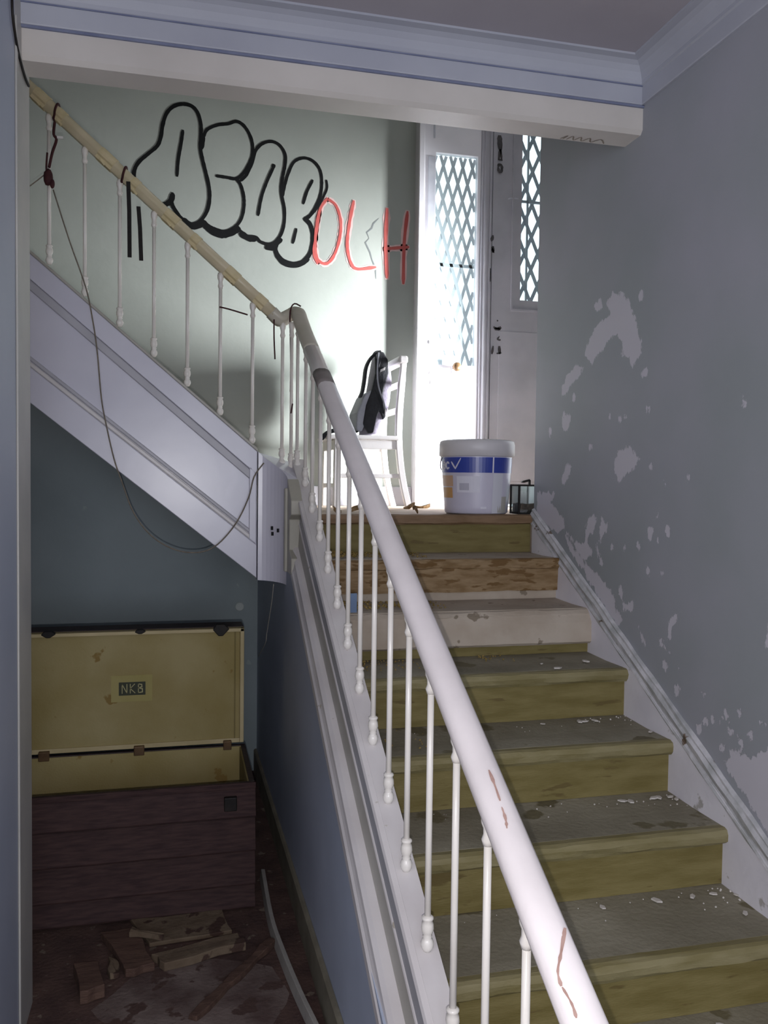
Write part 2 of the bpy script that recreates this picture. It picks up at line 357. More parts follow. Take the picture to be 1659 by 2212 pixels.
# right wall with flaking paint: a grid whose "peel" attribute is >0 where the plaster shows
PEEL = [[(2.902, 2.4237), (2.8227, 2.4), (2.7649, 2.3496), (2.7201, 2.267), (2.6864, 2.2043), (2.6903, 2.1561), (2.7225, 2.1113), (2.7786, 2.1518), (2.8292, 2.1758), (2.8143, 2.216), (2.8664, 2.2498), (2.9182, 2.2408), (2.9705, 2.2047), (3.0509, 2.1617), (3.1159, 2.2164), (3.0789, 2.2661), (3.0312, 2.3127), (2.9762, 2.3298), (2.912, 2.3356), (2.9422, 2.3763)], [(3.0391, 2.4044), (2.9947, 2.4133), (2.9709, 2.3731), (3.0218, 2.3561)], [(3.1836, 2.1882), (3.1058, 2.1687), (3.1521, 2.1278), (3.226, 2.1076), (3.2756, 2.0643), (3.3194, 2.0546), (3.3218, 2.108), (3.254, 2.1588)], [(3.2945, 1.9976), (3.2159, 1.9821), (3.2351, 1.9353), (3.2684, 1.9081), (3.3047, 1.9296)], [(2.8133, 1.825), (2.7415, 1.831), (2.6772, 1.796), (2.697, 1.7553), (2.7755, 1.7224), (2.8146, 1.7053), (2.8605, 1.7398), (2.8525, 1.7917)], [(3.2495, 1.781), (3.1936, 1.7705), (3.2339, 1.7227), (3.2887, 1.6794), (3.3036, 1.7129)], [(3.554, 1.6554), (3.3554, 1.6567), (3.3999, 1.6113), (3.2834, 1.5654), (3.25, 1.5082), (3.3241, 1.474), (3.5483, 1.5331)], [(3.017, 1.5858), (2.9707, 1.5605), (3.0023, 1.5135), (3.0504, 1.4736), (3.0095, 1.4217), (3.0775, 1.3784), (3.1698, 1.4363), (3.2404, 1.4893), (3.15, 1.457), (3.0814, 1.4621), (3.0612, 1.5377)], [(2.9413, 1.5619), (2.8903, 1.5468), (2.8957, 1.5112), (2.9306, 1.4876), (2.9657, 1.4526), (2.9263, 1.3933), (2.9042, 1.3831), (2.9403, 1.3794), (2.979, 1.4153), (2.9885, 1.4599), (2.9608, 1.5071)], [(3.2666, 1.4876), (3.0859, 1.3869), (2.9682, 1.3439), (2.8581, 1.3037), (2.8206, 1.2391), (2.7682, 1.1957), (2.8003, 1.1645), (2.9263, 1.2323), (3.0632, 1.324), (3.189, 1.3963)], [(2.7973, 1.3218), (2.7564, 1.2998), (2.7816, 1.2724), (2.8057, 1.2846)], [(2.771, 1.2585), (2.6944, 1.2781), (2.6988, 1.2373), (2.7762, 1.2252)], [(2.6119, 1.5518), (2.5737, 1.5492), (2.5863, 1.5069), (2.6238, 1.4864)], [(2.666, 1.2044), (2.6091, 1.1572), (2.6078, 1.1298), (2.6452, 1.1537)], [(2.5723, 1.193), (2.5083, 1.1682), (2.4526, 1.148), (2.4461, 1.1231), (2.5072, 1.1417)], [(2.4708, 1.2529), (2.4208, 1.2687), (2.4507, 1.2254), (2.4462, 1.1847), (2.478, 1.1709)], [(2.1612, 0.8727), (2.1102, 0.9308), (2.0441, 0.9183), (1.9644, 0.9897), (1.8679, 1.0259), (1.8541, 0.7091), (1.9646, 0.7373), (2.0462, 0.7837), (2.1098, 0.828)], [(2.2107, 0.9843), (2.1735, 1.0019), (2.1943, 0.9706)], [(2.1663, 1.0374), (2.1504, 1.0222), (2.1495, 1.0017), (2.1627, 1.0049)], [(1.9976, 1.3174), (1.9515, 1.3251), (1.9485, 1.2559), (1.9985, 1.2525)], [(2.1268, 1.9697), (2.1027, 1.9316), (2.1225, 1.92)], [(2.5272, 1.7144), (2.5044, 1.699), (2.5199, 1.6755)]]
SPECKS = [(2.6568, 2.0869, 0.0163), (3.4611, 2.9324, 0.0148), (2.6934, 2.3597, 0.0148), (3.0478, 1.8418, 0.0155), (2.5518, 1.5094, 0.011), (2.5214, 1.3972, 0.0143), (2.6049, 1.396, 0.0145), (2.5636, 1.5799, 0.0143), (2.4889, 1.5371, 0.0158), (2.669, 1.4763, 0.0129), (2.8581, 1.4577, 0.015), (2.7636, 1.4586, 0.013), (2.4853, 1.0868, 0.016), (2.4157, 1.0945, 0.0141), (2.4152, 1.0259, 0.0158), (2.256, 0.9643, 0.0154), (2.2221, 0.9854, 0.0138), (2.2902, 0.9325, 0.014), (2.0902, 0.9506, 0.015), (2.047, 0.9841, 0.0149), (2.004, 1.0298, 0.0133), (2.1739, 0.9106, 0.0137), (2.1331, 0.9718, 0.0151), (3.424, 1.9262, 0.0206), (2.3744, 1.7221, 0.0139), (2.6062, 1.7543, 0.0127), (2.5083, 1.1682, 0.0127), (3.1979, 2.0475, 0.0159), (2.9051, 1.9507, 0.0133), (2.7855, 1.9424, 0.0131), (2.7544, 1.9736, 0.0113), (3.0222, 0.8569, 0.0118), (2.6304, 1.9636, 0.0128), (2.8184, 1.9361, 0.0114), (2.094, 1.0377, 0.012), (2.2714, 1.047, 0.0107)]


def right_wall():
    ya = np.concatenate([np.linspace(-3.2, 1.2, 8), np.arange(1.25, 3.585, 0.0125), [3.58]]); za = np.concatenate([[0.0, 0.3], np.arange(0.35, 2.7, 0.0125), [2.8, 3.3, 5.5]])
    ya = np.unique(np.round(ya, 5))
    Yg, Zg = np.meshgrid(ya, za, indexing='ij')
    best = np.full(Yg.shape, -1.0)
    for poly in PEEL:
        P = np.array(poly); n = len(P); ins = np.zeros(Yg.shape, bool); d = np.full(Yg.shape, 9.0)
        for i in range(n):
            a = P[i]; b = P[(i + 1) % n]
            ab = b - a; t = np.clip(((Yg - a[0]) * ab[0] + (Zg - a[1]) * ab[1]) / (ab @ ab + 1e-12), 0, 1)
            d = np.minimum(d, np.hypot(Yg - a[0] - t * ab[0], Zg - a[1] - t * ab[1]))
            if abs(b[1] - a[1]) > 1e-9:
                c = ((a[1] > Zg) != (b[1] > Zg)) & (Yg < (b[0] - a[0]) * (Zg - a[1]) / (b[1] - a[1]) + a[0]); ins ^= c
        best = np.maximum(best, np.where(ins, d, -d))
    for y, z, r in SPECKS: best = np.maximum(best, r - np.hypot(Yg - y, Zg - z))
    best = np.clip(best, -0.12, 0.12)
    ny, nz = Yg.shape
    verts = [(XR, float(Yg[i, j]), float(Zg[i, j])) for i in range(ny) for j in range(nz)]
    nf = ny * nz
    faces = [(i * nz + j, i * nz + j + 1, (i + 1) * nz + j + 1, (i + 1) * nz + j) for i in range(ny - 1) for j in range(nz - 1)]
    base = len(verts); y0, y1, z0, z1 = ya[0], ya[-1], za[0], za[-1]
    verts += [(XR + 0.3, y0, z0), (XR + 0.3, y1, z0), (XR + 0.3, y1, z1), (XR + 0.3, y0, z1), (XR, y0, z0), (XR, y1, z0), (XR, y1, z1), (XR, y0, z1)]
    B = base
    faces += [(B, B + 1, B + 2, B + 3), (B + 5, B + 6, B + 2, B + 1), (B + 7, B + 4, B, B + 3), (B + 4, B + 5, B + 1, B), (B + 6, B + 7, B + 3, B + 2)]
    me = bpy.data.meshes.new('wall_right'); me.from_pydata(verts, [], faces)
    at = me.attributes.new('peel', 'FLOAT', 'POINT')
    at.data.foreach_set('value', np.concatenate([best.reshape(-1), np.full(8, -0.12)]).astype(np.float32))
    m = bpy.data.materials.new('flaking_grey_wall_paint'); m.use_nodes = True
    nt = m.node_tree; N = nt.nodes; L = nt.links; b = N['Principled BSDF']; b.inputs['Roughness'].default_value = 0.6
    tc = N.new('ShaderNodeTexCoord')
    a = N.new('ShaderNodeAttribute'); a.attribute_name = 'peel'
    n1 = N.new('ShaderNodeTexNoise'); n1.inputs['Scale'].default_value = 26; n1.inputs['Detail'].default_value = 8; n1.inputs['Roughness'].default_value = 0.7
    mp = N.new('ShaderNodeMapping'); mp.inputs['Scale'].default_value = (1, 1.25, 0.7); mp.inputs['Rotation'].default_value = (0.35, 0, 0)
    L.new(tc.outputs['Object'], mp.inputs[0]); L.new(mp.outputs[0], n1.inputs['Vector'])
    mm = N.new('ShaderNodeMath'); mm.operation = 'MULTIPLY_ADD'; mm.inputs[1].default_value = 0.085; mm.inputs[2].default_value = -0.0445
    L.new(n1.outputs['Fac'], mm.inputs[0])
    ad = N.new('ShaderNodeMath'); L.new(a.outputs['Fac'], ad.inputs[0]); L.new(mm.outputs[0], ad.inputs[1])
    st = N.new('ShaderNodeMapRange'); st.inputs[1].default_value = -0.001; st.inputs[2].default_value = 0.002
    L.new(ad.outputs[0], st.inputs[0])
    n2 = N.new('ShaderNodeTexNoise'); n2.inputs['Scale'].default_value = 1.6; n2.inputs['Detail'].default_value = 7
    L.new(tc.outputs['Object'], n2.inputs['Vector'])
    r = N.new('ShaderNodeValToRGB'); r.color_ramp.elements[0].position = 0.35; r.color_ramp.elements[1].position = 0.68
    r.color_ramp.elements[0].color = rgb(147, 152, 156); r.color_ramp.elements[1].color = rgb(160, 160, 170)
    L.new(n2.outputs['Fac'], r.inputs[0])
    mx = N.new('ShaderNodeMix'); mx.data_type = 'RGBA'; L.new(st.outputs[0], mx.inputs[0]); L.new(r.outputs[0], mx.inputs[6]); mx.inputs[7].default_value = rgb(196, 193, 202)
    L.new(mx.outputs[2], b.inputs['Base Color'])
    bp = N.new('ShaderNodeBump'); bp.invert = True; bp.inputs['Strength'].default_value = 0.5; bp.inputs['Distance'].default_value = 0.003
    L.new(st.outputs[0], bp.inputs['Height']); L.new(bp.outputs[0], b.inputs['Normal'])
    me.materials.append(m)
    o = bpy.data.objects.new('wall_right', me); COL.objects.link(o)
    return struct(o)


right_wall()

# back wall with the door opening; the recess under the upper flight is painted darker
bw = MB()
DX0, DX1, DZ1 = 1.385, 2.42, 3.98
bw.box(-2.8, DX0, YB, YB + 0.18, 0, 5.5); bw.box(DX1, 2.9, YB, YB + 0.18, 0, 5.5); bw.box(2.46, 2.75, YB - 0.47, YB, 0, 5.5); bw.box(DX0, DX1, YB, YB + 0.18, DZ1, 5.5); bw.box(DX0, DX1, YB, YB + 0.18, 0, LZ - 0.01)  # pier right of the door is added, unseen, to shade the closed leaf
wb = struct(bw.build('wall_back', M['wall_pale']))
ZB2 = lambda x: 1.254 - 0.795 * (x - 0.34)          # underside of the upper flight
struct(MB().prism([(-2.7, YB, 0), (0.5, YB, 0), (0.5, YB, ZB2(0.5) + 0.06), (-2.7, YB, ZB2(-2.7) + 0.06)], (0, -0.006, 0)).build('wall_recess', M['wall_dark']))

# ---------------------------------------------------------------- graffiti on the back wall (spray paint lies on the wall, it belongs to it)
NB = (0, -1, 0)
BLACK = [(0.021, [(-0.1192, 3.1981), (-0.1686, 3.2315), (-0.2177, 3.2773), (-0.2385, 3.313), (-0.2422, 3.3753), (-0.2179, 3.4278), (-0.169, 3.4766), (-0.1199, 3.5256), (-0.1015, 3.5778), (-0.0917, 3.6417), (-0.0709, 3.7069), (-0.0338, 3.7488), (0.0159, 3.7672), (0.066, 3.7604), (0.0975, 3.726), (0.1141, 3.6645), (0.1143, 3.601), (0.1121, 3.5373), (0.1237, 3.4748), (0.143, 3.4002), (0.1598, 3.3252), (0.1626, 3.2615), (0.1502, 3.1963), (0.1187, 3.1424), (0.0809, 3.1136), (0.0431, 3.1169), (0.0053, 3.1455), (-0.0261, 3.1873), (-0.0424, 3.2239), (-0.0388, 3.2749)]), (0.03, [(-0.1192, 3.1981), (-0.0796, 3.2079), (-0.0474, 3.2323), (-0.0375, 3.2687)]), (0.019, [(0.0164, 3.6221), (0.0066, 3.5515), (-0.0081, 3.4615), (-0.0141, 3.3723)]), (0.019, [(0.1295, 3.6027), (0.1483, 3.6428), (0.2053, 3.6746), (0.2626, 3.6873), (0.3074, 3.7051), (0.3462, 3.6902), (0.3787, 3.6488), (0.3985, 3.5929), (0.3989, 3.5285), (0.3798, 3.4749), (0.3478, 3.4202), (0.3092, 3.3881), (0.2578, 3.3896), (0.2002, 3.393)]), (0.019, [(0.3092, 3.3881), (0.3352, 3.3545), (0.3524, 3.2915), (0.3528, 3.2269), (0.3363, 3.1608), (0.2978, 3.1123), (0.2465, 3.0887), (0.1952, 3.0974), (0.1569, 3.1135), (0.1314, 3.1371)]), (0.019, [(0.3351, 3.3803), (0.3672, 3.4156), (0.3992, 3.4898), (0.4183, 3.5563), (0.4571, 3.5991), (0.5094, 3.615), (0.5555, 3.5965), (0.585, 3.5475), (0.5829, 3.4822), (0.5701, 3.4157), (0.5641, 3.3369), (0.5821, 3.247), (0.5827, 3.1685), (0.566, 3.1016), (0.5332, 3.0532), (0.4938, 3.037), (0.4478, 3.0465), (0.4214, 3.0705), (0.3758, 3.0733), (0.3367, 3.0961), (0.3236, 3.1144)]), (0.018, [(0.5235, 3.4828), (0.4847, 3.3945), (0.4526, 3.3006), (0.4337, 3.195)]), (0.024, [(0.5208, 3.4838), (0.517, 3.473)]), (0.018, [(0.571, 3.3114), (0.5837, 3.3779), (0.603, 3.445), (0.6357, 3.5135), (0.6888, 3.5411), (0.7425, 3.5308), (0.7833, 3.4889), (0.7974, 3.4244), (0.7914, 3.3447), (0.7651, 3.2763), (0.7319, 3.2206), (0.6985, 3.198)]), (0.026, [(0.6985, 3.198), (0.7324, 3.1679), (0.7491, 3.1032), (0.7404, 3.0232), (0.7073, 2.9651), (0.6605, 2.9379), (0.6004, 2.9402), (0.5537, 2.9696), (0.5336, 3.0074), (0.5399, 3.0406), (0.5662, 3.0689)]), (0.018, [(0.7435, 3.4192), (0.7106, 3.3504), (0.691, 3.2829)]), (0.018, [(0.6522, 3.1349), (0.6328, 3.0544)]), (0.014, [(0.8245, 3.427), (0.8277, 3.381), (0.8012, 3.3191), (0.7653, 3.2565), (0.7186, 3.1997)]), (0.04, [(0.0116, 3.1333), (0.0683, 3.1049), (0.1213, 3.1234)]), (0.038, [(0.1378, 3.1158), (0.1889, 3.0776), (0.2401, 3.0689), (0.2979, 3.0929), (0.3236, 3.1144)]), (0.036, [(0.3368, 3.0857), (0.3824, 3.0608), (0.4215, 3.064)]), (0.03, [(0.4808, 3.019), (0.5071, 3.0158), (0.5361, 3.0233)]), (0.03, [(0.5404, 2.9817), (0.5872, 2.9352), (0.6606, 2.9313), (0.7207, 2.9688)]), (0.022, [(0.1295, 3.6027), (0.1196, 3.538)])]
g = MB()
for wd, pts in BLACK: ribbon(g, [(x, YB, z) for x, z in pts], wd, NB, 0.0015 + random.uniform(0, 0.0006), jit=0.08)
g.build('graffiti', M['black'], wb, label='black outlined bubble letters ACAB sprayed on the pale wall')
RED = [(0.016, [(0.8323, 3.3246), (0.7922, 3.2655), (0.7689, 3.1577), (0.7631, 3.0514), (0.7774, 2.9729), (0.8265, 2.95), (0.8697, 2.9931), (0.9029, 3.0889), (0.9114, 3.1961), (0.8831, 3.2867), (0.8364, 3.3197)]), (0.014, [(0.7882, 3.2585), (0.7705, 3.1314), (0.754, 3.011), (0.7776, 2.9491)]), (0.018, [(0.9869, 3.3226), (0.9635, 3.2005), (0.9512, 3.066), (0.973, 2.9673), (1.0149, 2.9327), (1.1219, 2.9511)]), (0.02, [(1.1878, 3.2948), (1.1819, 3.0974), (1.1929, 2.8952)]), (0.02, [(1.3123, 3.2894), (1.2949, 3.1062), (1.2925, 2.8693)]), (0.018, [(1.1739, 3.0616), (1.2443, 3.0724), (1.3209, 3.0838)])]
g = MB()
for wd, pts in RED: ribbon(g, [(x, YB, z) for x, z in pts], wd, NB, 0.0030 + random.uniform(0, 0.0006), jit=0.15)
g.build('graffiti', M['red'], wb, label='thin red letters OLH sprayed beside the black bubble letters')
g = MB()
for wd, pts in RED: ribbon(g, [(x, YB, z) for x, z in pts], wd * 2.1, NB, 0.0010, jit=0.2)
g.build('overspray', M['pink'], wb, label='pinkish overspray around the red letters')
g = MB(); ribbon(g, [(1.138, 4.87, 3.2367), (1.1049, 4.87, 3.2043), (1.0968, 4.87, 3.1768), (1.0665, 4.87, 3.1501), (1.0808, 4.87, 3.1164), (1.0588, 4.87, 3.0904), (1.0874, 4.87, 3.0362), (1.099, 4.87, 2.9966), (1.122, 4.87, 2.9444), (1.1255, 4.87, 2.8852)], 0.007, NB, 0.0008, k=1, jit=0.5)
g.build('crack', M['crack'], wb, label='thin crack in the paint beside the red letters')
struct(MB().box(0.56, DX0 - 0.03, YB - 0.016, YB, LZ - 0.005, LZ + 0.11).build('baseboard_back', M['door_shaded'], bevel=0.004))

# ---------------------------------------------------------------- the lit double door at the back of the landing
dr = bpy.data.objects.new('door_1', None); COL.objects.link(dr); dr.location = (1.6, YB, LZ); dr['kind'] = 'structure'
dr['label'] = 'narrow white double door with diamond grilles in its windows'
MI = Matrix.Translation((-1.6, -YB, -LZ))


def D(mb, name, m, **k):
    p = k.pop('parent', dr)
    if p is dr: mb.bm.transform(MI)
    else: mb.bm.transform(MI)
    return mb.build(name, m, p, **k)


D(MB().box(1.358, 1.392, YB - 0.085, YB + 0.10, LZ, 4.0), 'frame_post', M['door'], bevel=0.004)
D(MB().box(1.395, 2.45, YB - 0.05, YB + 0.10, 3.99, 4.06), 'frame_head', M['door'], bevel=0.004)
D(MB().box(2.40, 2.46, YB - 0.05, YB + 0.10, LZ, 4.0), 'frame_post', M['door'], bevel=0.004)
cp = D(MB().box(1.775, 1.845, YB - 0.006, YB + 0.05, LZ, 3.98), 'meeting_post', M['door_shaded'], bevel=0.006)
D(MB().box(1.792, 1.80, YB - 0.014, YB - 0.005, LZ + 0.05, 3.97), 'post_bead', M['door_shaded'], parent=cp)
D(MB().box(1.825, 1.832, YB - 0.014, YB - 0.005, LZ + 0.05, 3.97), 'post_bead', M['door_shaded'], parent=cp)


def leaf(x0, x1, gx0, gx1, gz0, gz1, m, y):
    lm = MB()
    lm.box(x0, gx0, y, y + 0.045, LZ + 0.01, 3.97); lm.box(gx1, x1, y, y + 0.045, LZ + 0.01, 3.97)
    lm.box(gx0, gx1, y, y + 0.045, gz1, 3.97); lm.box(gx0, gx1, y, y + 0.045, LZ + 0.01, gz0)
    lf = D(lm, 'door_leaf', m)
    D(MB().box(gx0, gx1, y + 0.020, y + 0.025, gz0, gz1), 'glass_pane', M['glass'], parent=lf)
    return lf


def lattice(parent, x0, x1, z0, z1, y, px, pz, r, m):
    """diamond grille of flat crossing bars clipped to the window, one bar each"""
    k = pz / px
    for sgn in (1, -1):
        c = -12
        while c < 60:
            # line x = x0 + c*px + sgn*(z-z0)/k
            pts = []
            lo, hi = 0.0, z1 - z0
            xa = x0 + c * px
            # clip t so that x0<=xa+sgn*t/k<=x1
            if sgn > 0: t0, t1 = (x0 - xa) * k, (x1 - xa) * k
            else: t0, t1 = (xa - x1) * k, (xa - x0) * k
            t0, t1 = max(t0, lo), min(t1, hi)
            if t1 - t0 > 0.02:
                a = Vector((xa + sgn * t0 / k, y, z0 + t0)); b = Vector((xa + sgn * t1 / k, y, z0 + t1))
                d = (b - a).normalized(); s = Vector((-d.z, 0, d.x)) * r
                mb = MB(); yy = 0.004 if sgn > 0 else 0.0
                mb.prism([a - s + Vector((0, yy, 0)), a + s + Vector((0, yy, 0)), b + s + Vector((0, yy, 0)), b - s + Vector((0, yy, 0))], (0, 0.004, 0))
                D(mb, 'grille_bar', m, parent=parent)
            c += 1


lf1 = leaf(1.394, 1.772, 1.486, 1.752, 2.40, 3.66, M['door'], YB + 0.005)
lattice(lf1, 1.486, 1.752, 2.40, 3.66, YB + 0.05, 0.062, 0.20, 0.0095, M['door'])
D(MB().box(1.486, 1.752, YB + 0.05, YB + 0.06, 3.00, 3.02), 'grille_rail', M['door'], parent=lf1)
D(MB().box(1.438, 1.482, YB - 0.004, YB + 0.006, 2.36, 3.63), 'edge_strip', M['lattice'], parent=lf1, bevel=0.002)
D(MB().box(1.47, 1.478, YB - 0.004, YB + 0.006, 3.74, 3.95), 'bolt', M['lattice'], parent=lf1)
D(MB().box(1.50, 1.73, YB - 0.006, YB + 0.006, 1.72, 2.22), 'lower_panel', M['door'], parent=lf1, bevel=0.005)
kn = MB().lathe([(0.012, 0), (0.012, 0.03), (0.024, 0.036), (0.028, 0.05), (0.02, 0.064), (0.0, 0.066)], 14)
kn.bm.transform(Matrix.Translation((1.622, YB + 0.005, 2.385)) @ Matrix.Rotation(math.pi / 2, 4, 'X'))
D(kn, 'door_knob', M['rust'], parent=lf1, smooth=True)
pl = MB().box(1.605, 1.64, YB + 0.0, YB + 0.006, 2.33, 2.44)
D(pl, 'lock_plate', M['lattice'], parent=lf1, bevel=0.003)
for x, z in ((1.452, 2.53), (1.457, 2.35), (1.465, 2.29)):
    q = MB(); blob(q, (x, YB - 0.004, z), 0.008, 0.013); D(q, 'dark_spot', M['scribble'], parent=lf1)
lf2 = leaf(1.848, 2.398, 2.035, 2.31, 2.815, 3.93, M['door_shaded'], YB - 0.005)
lattice(lf2, 2.035, 2.31, 2.815, 3.93, YB + 0.04, 0.088, 0.20, 0.011, M['lattice'])
for x in (2.09,): D(MB().box(x - 0.006, x + 0.006, YB + 0.03, YB + 0.04, 2.815, 3.93), 'grille_rail', M['lattice'], parent=lf2)
D(MB().box(2.035, 2.31, YB + 0.03, YB + 0.04, 3.42, 3.436), 'grille_rail', M['lattice'], parent=lf2)
wm = MB(); wm.box(1.972, 1.982, YB - 0.016, YB - 0.004, 2.755, 3.94); wm.box(1.972, 2.36, YB - 0.016, YB - 0.004, 2.745, 2.757)
D(wm, 'window_moulding', M['door_shaded'], parent=lf2)
D(MB().box(1.90, 2.35, YB - 0.009, YB - 0.004, 1.70, 2.62), 'lower_panel', M['door_shaded'], parent=lf2, bevel=0.003)
sc = MB()
for wd, pts in [(0.028, [(1.8819, 3.786), (1.8842, 3.7443), (1.8888, 3.7028)]), (0.018, [(1.8886, 3.7098), (1.8783, 3.6528)]), (0.018, [(1.8901, 3.71), (1.8972, 3.6547)]), (0.012, [(1.8769, 3.6492), (1.8996, 3.648)]), (0.016, [(1.8754, 3.6105), (1.888, 3.6223), (1.9004, 3.606), (1.8949, 3.5774), (1.8812, 3.5796), (1.8755, 3.6035)]), (0.016, [(1.8506, 3.1908), (1.8406, 3.1584)]), (0.018, [(1.8518, 3.124), (1.8509, 3.0923)]), (0.01, [(1.8428, 3.1198), (1.8585, 3.0893)]), (0.016, [(1.8339, 2.9888), (1.8344, 2.9183)]), (0.018, [(1.8668, 2.6407), (1.8861, 2.6276), (1.9088, 2.6395)]), (0.014, [(1.8746, 2.6341), (1.9051, 2.6322)]), (0.01, [(1.8874, 2.6824), (1.8905, 2.6783)]), (0.01, [(1.9021, 2.5858), (1.891, 2.5674), (1.9102, 2.5648)]), (0.014, [(1.8629, 2.5233), (1.8561, 2.4803)]), (0.022, [(1.9033, 2.5218), (1.9064, 2.4827)]), (0.01, [(1.8888, 2.4819), (1.917, 2.4868)])]: ribbon(sc, [(x, YB - 0.0065, z) for x, z in pts], wd, NB, 0.004, k=3, jit=0.35)
D(sc, 'marker_scribble', M['scribble'], parent=lf2, label='black marker scribbles down the closed door leaf')
sc = MB(); ribbon(sc, [(1.945, YB - 0.006, 3.42), (1.965, YB - 0.011, 3.425), (2.01, YB - 0.006, 3.427)], 0.008, NB, 0.004, k=3); D(sc, 'hook', M['lattice'], parent=lf2)

# ---------------------------------------------------------------- lower flight
def XS(y): return 0.53 - 0.0173 * (y - 3.21)        # line of the balusters in plan
def ZS(y): return 1.458 + 0.59 * (y - 3.21)         # top of the outer string


def noisy_profile(mb, prof, x0, x1, nx, amp, seed, end_noise=True):
    """profile of (y,z) along x with worn edges"""
    rings = []
    for i in range(nx + 1):
        x = x0 + (x1 - x0) * i / nx
        ring = []
        for j, (y, z, a) in enumerate(prof):
            n = mnoise.noise(Vector((x * 6 + seed * 7.3, y * 9, z * 9 + j))) + 0.6 * mnoise.noise(Vector((x * 19 + seed, j * 3.1, 2.0)))
            ring.append(Vector((x, y + n * amp * a, z + n * amp * a * 0.6)))
        rings.append(ring)
    return mb.loft(rings)


st = thing('staircase', 'worn lower stair flight with olive and brown steps rising to the landing', 'staircase', (1.05, 0.95, 0))
MS = Matrix.Translation((-1.05, -0.95, 0))


def S(mb, name, m, parent=None, **k):
    mb.bm.transform(MS); return mb.build(name, m, parent or st, **k)


TX0, TX1 = 0.555, 1.572
for k in range(0, 9):
    yn = Y0 - GO * k; zt = LZ - RISE * k
    top = {0: 'brown_dark', 1: 'brown', 2: 'plaster_step'}.get(k, 'nosing')
    face = {0: 'riser', 1: 'brown', 2: 'plaster_step'}.get(k, 'riser')
    # riser
    zr0 = zt - RISE
    if k == 2:
        S(noisy_profile(MB(), [(yn + 0.012, zt - 0.02, .6), (yn - 0.004, zt - 0.05, 1), (yn - 0.008, zt - 0.125, 1), (yn + 0.004, zt - 0.135, .4), (yn + 0.06, zt - 0.135, 0), (yn + 0.06, zt - 0.02, 0)], TX0, TX1, 40, 0.005, k), 'riser', M['plaster_step'], label='pale plastered riser')
        S(noisy_profile(MB(), [(yn + 0.022, zr0, .3), (yn + 0.022, zt - 0.13, .3), (yn + 0.06, zt - 0.13, 0), (yn + 0.06, zr0, 0)], TX0, TX1, 40, 0.004, k + 9), 'riser_foot', M['riser'])
    elif k == 1:
        S(noisy_profile(MB(), [(yn + 0.012, zr0 + 0.035, 1), (yn + 0.006, zt - 0.03, 1), (yn + 0.05, zt - 0.03, 0), (yn + 0.05, zr0 + 0.035, 0)], TX0, TX1, 40, 0.006, k), 'riser', M['brown'], label='brown worn riser')
        S(noisy_profile(MB(), [(yn + 0.026, zr0, .3), (yn + 0.026, zr0 + 0.05, .3), (yn + 0.05, zr0 + 0.05, 0), (yn + 0.05, zr0, 0)], TX0, TX1, 40, 0.004, k + 9), 'riser_foot', M['plaster_step'])
    else:
        S(noisy_profile(MB(), [(yn + 0.026, zr0, .3), (yn + 0.026, zt - 0.03, .3), (yn + 0.06, zt - 0.03, 0), (yn + 0.06, zr0, 0)], TX0, TX1, 40, 0.004, k), 'riser', M[face])
    # rounded nosing strip and the tread behind it
    nose = [(yn + 0.045, zt - 0.002, 0), (yn + 0.018, zt, .5), (yn + 0.005, zt - 0.005, 1), (yn, zt - 0.018, 1), (yn + 0.002, zt - 0.036, 1), (yn + 0.012, zt - 0.046, .8), (yn + 0.045, zt - 0.046, 0)]
    if k == 2: nose = [(yn + 0.045, zt - 0.002, 0), (yn + 0.026, zt - 0.006, 1), (yn + 0.014, zt - 0.018, 1.4), (yn + 0.01, zt - 0.03, 1), (yn + 0.045, zt - 0.03, 0)]
    S(noisy_profile(MB(), nose, TX0, TX1, 56, {0: .008, 1: .009, 2: .010}.get(k, .005), k + 20), 'nosing', M[top], smooth=False)
    if k:
        tm = 'plaster_step' if k in (1, 2) else 'tread'
        S(noisy_profile(MB(), [(yn + 0.040, zt - 0.04, 0), (yn + 0.040, zt - 0.001, .3), (yn + 0.16, zt - 0.004, .6), (yn + GO + 0.030, zt - 0.001, .2), (yn + GO + 0.030, zt - 0.04, 0)], TX0, TX1, 30, 0.004, k + 40), 'tread', M[tm])
# skirting on the right wall
ZW = lambda y: 1.505 + 0.53 * (y - 3.54)
S(MB().prism([(1.568, 0.95, 0), (1.568, 3.56, 0.0), (1.568, 3.56, ZW(3.56)), (1.568, 0.95, ZW(0.95))], (0.0165, 0, 0)), 'wall_string', M['skirt'])
mp = [(0.0, -0.018), (-0.016, -0.018), (-0.020, -0.008), (-0.016, 0.0), (-0.010, 0.006), (-0.016, 0.014), (-0.020, 0.03), (-0.012, 0.042), (-0.012, 0.05), (0.0, 0.056)]
rr = MB(); rings = []
for i in range(81):
    y = 0.95 + (3.575 - 0.95) * i / 80
    rings.append([Vector((1.5845 + dx + (0.004 * mnoise.noise(Vector((y * 7, j * 2.0, 3))) if dx < -0.001 else 0), y, ZW(y) + dz + 0.006 * mnoise.noise(Vector((y * 9, j * 1.7, 0))))) for j, (dx, dz) in enumerate(mp)])
rr.loft(rings); S(rr, 'skirting_moulding', M['skirt_mould'])
# outer string, mouldings running with the slope: (across, down) from the baluster line
def along(prof, y0, y1, x_off=0.0):
    mb = MB()
    return mb.loft([[Vector((XS(y) + dx + x_off, y, ZS(y) + dz)) for dx, dz in prof] for y in (y0, (y0 + y1) / 2, y1)])


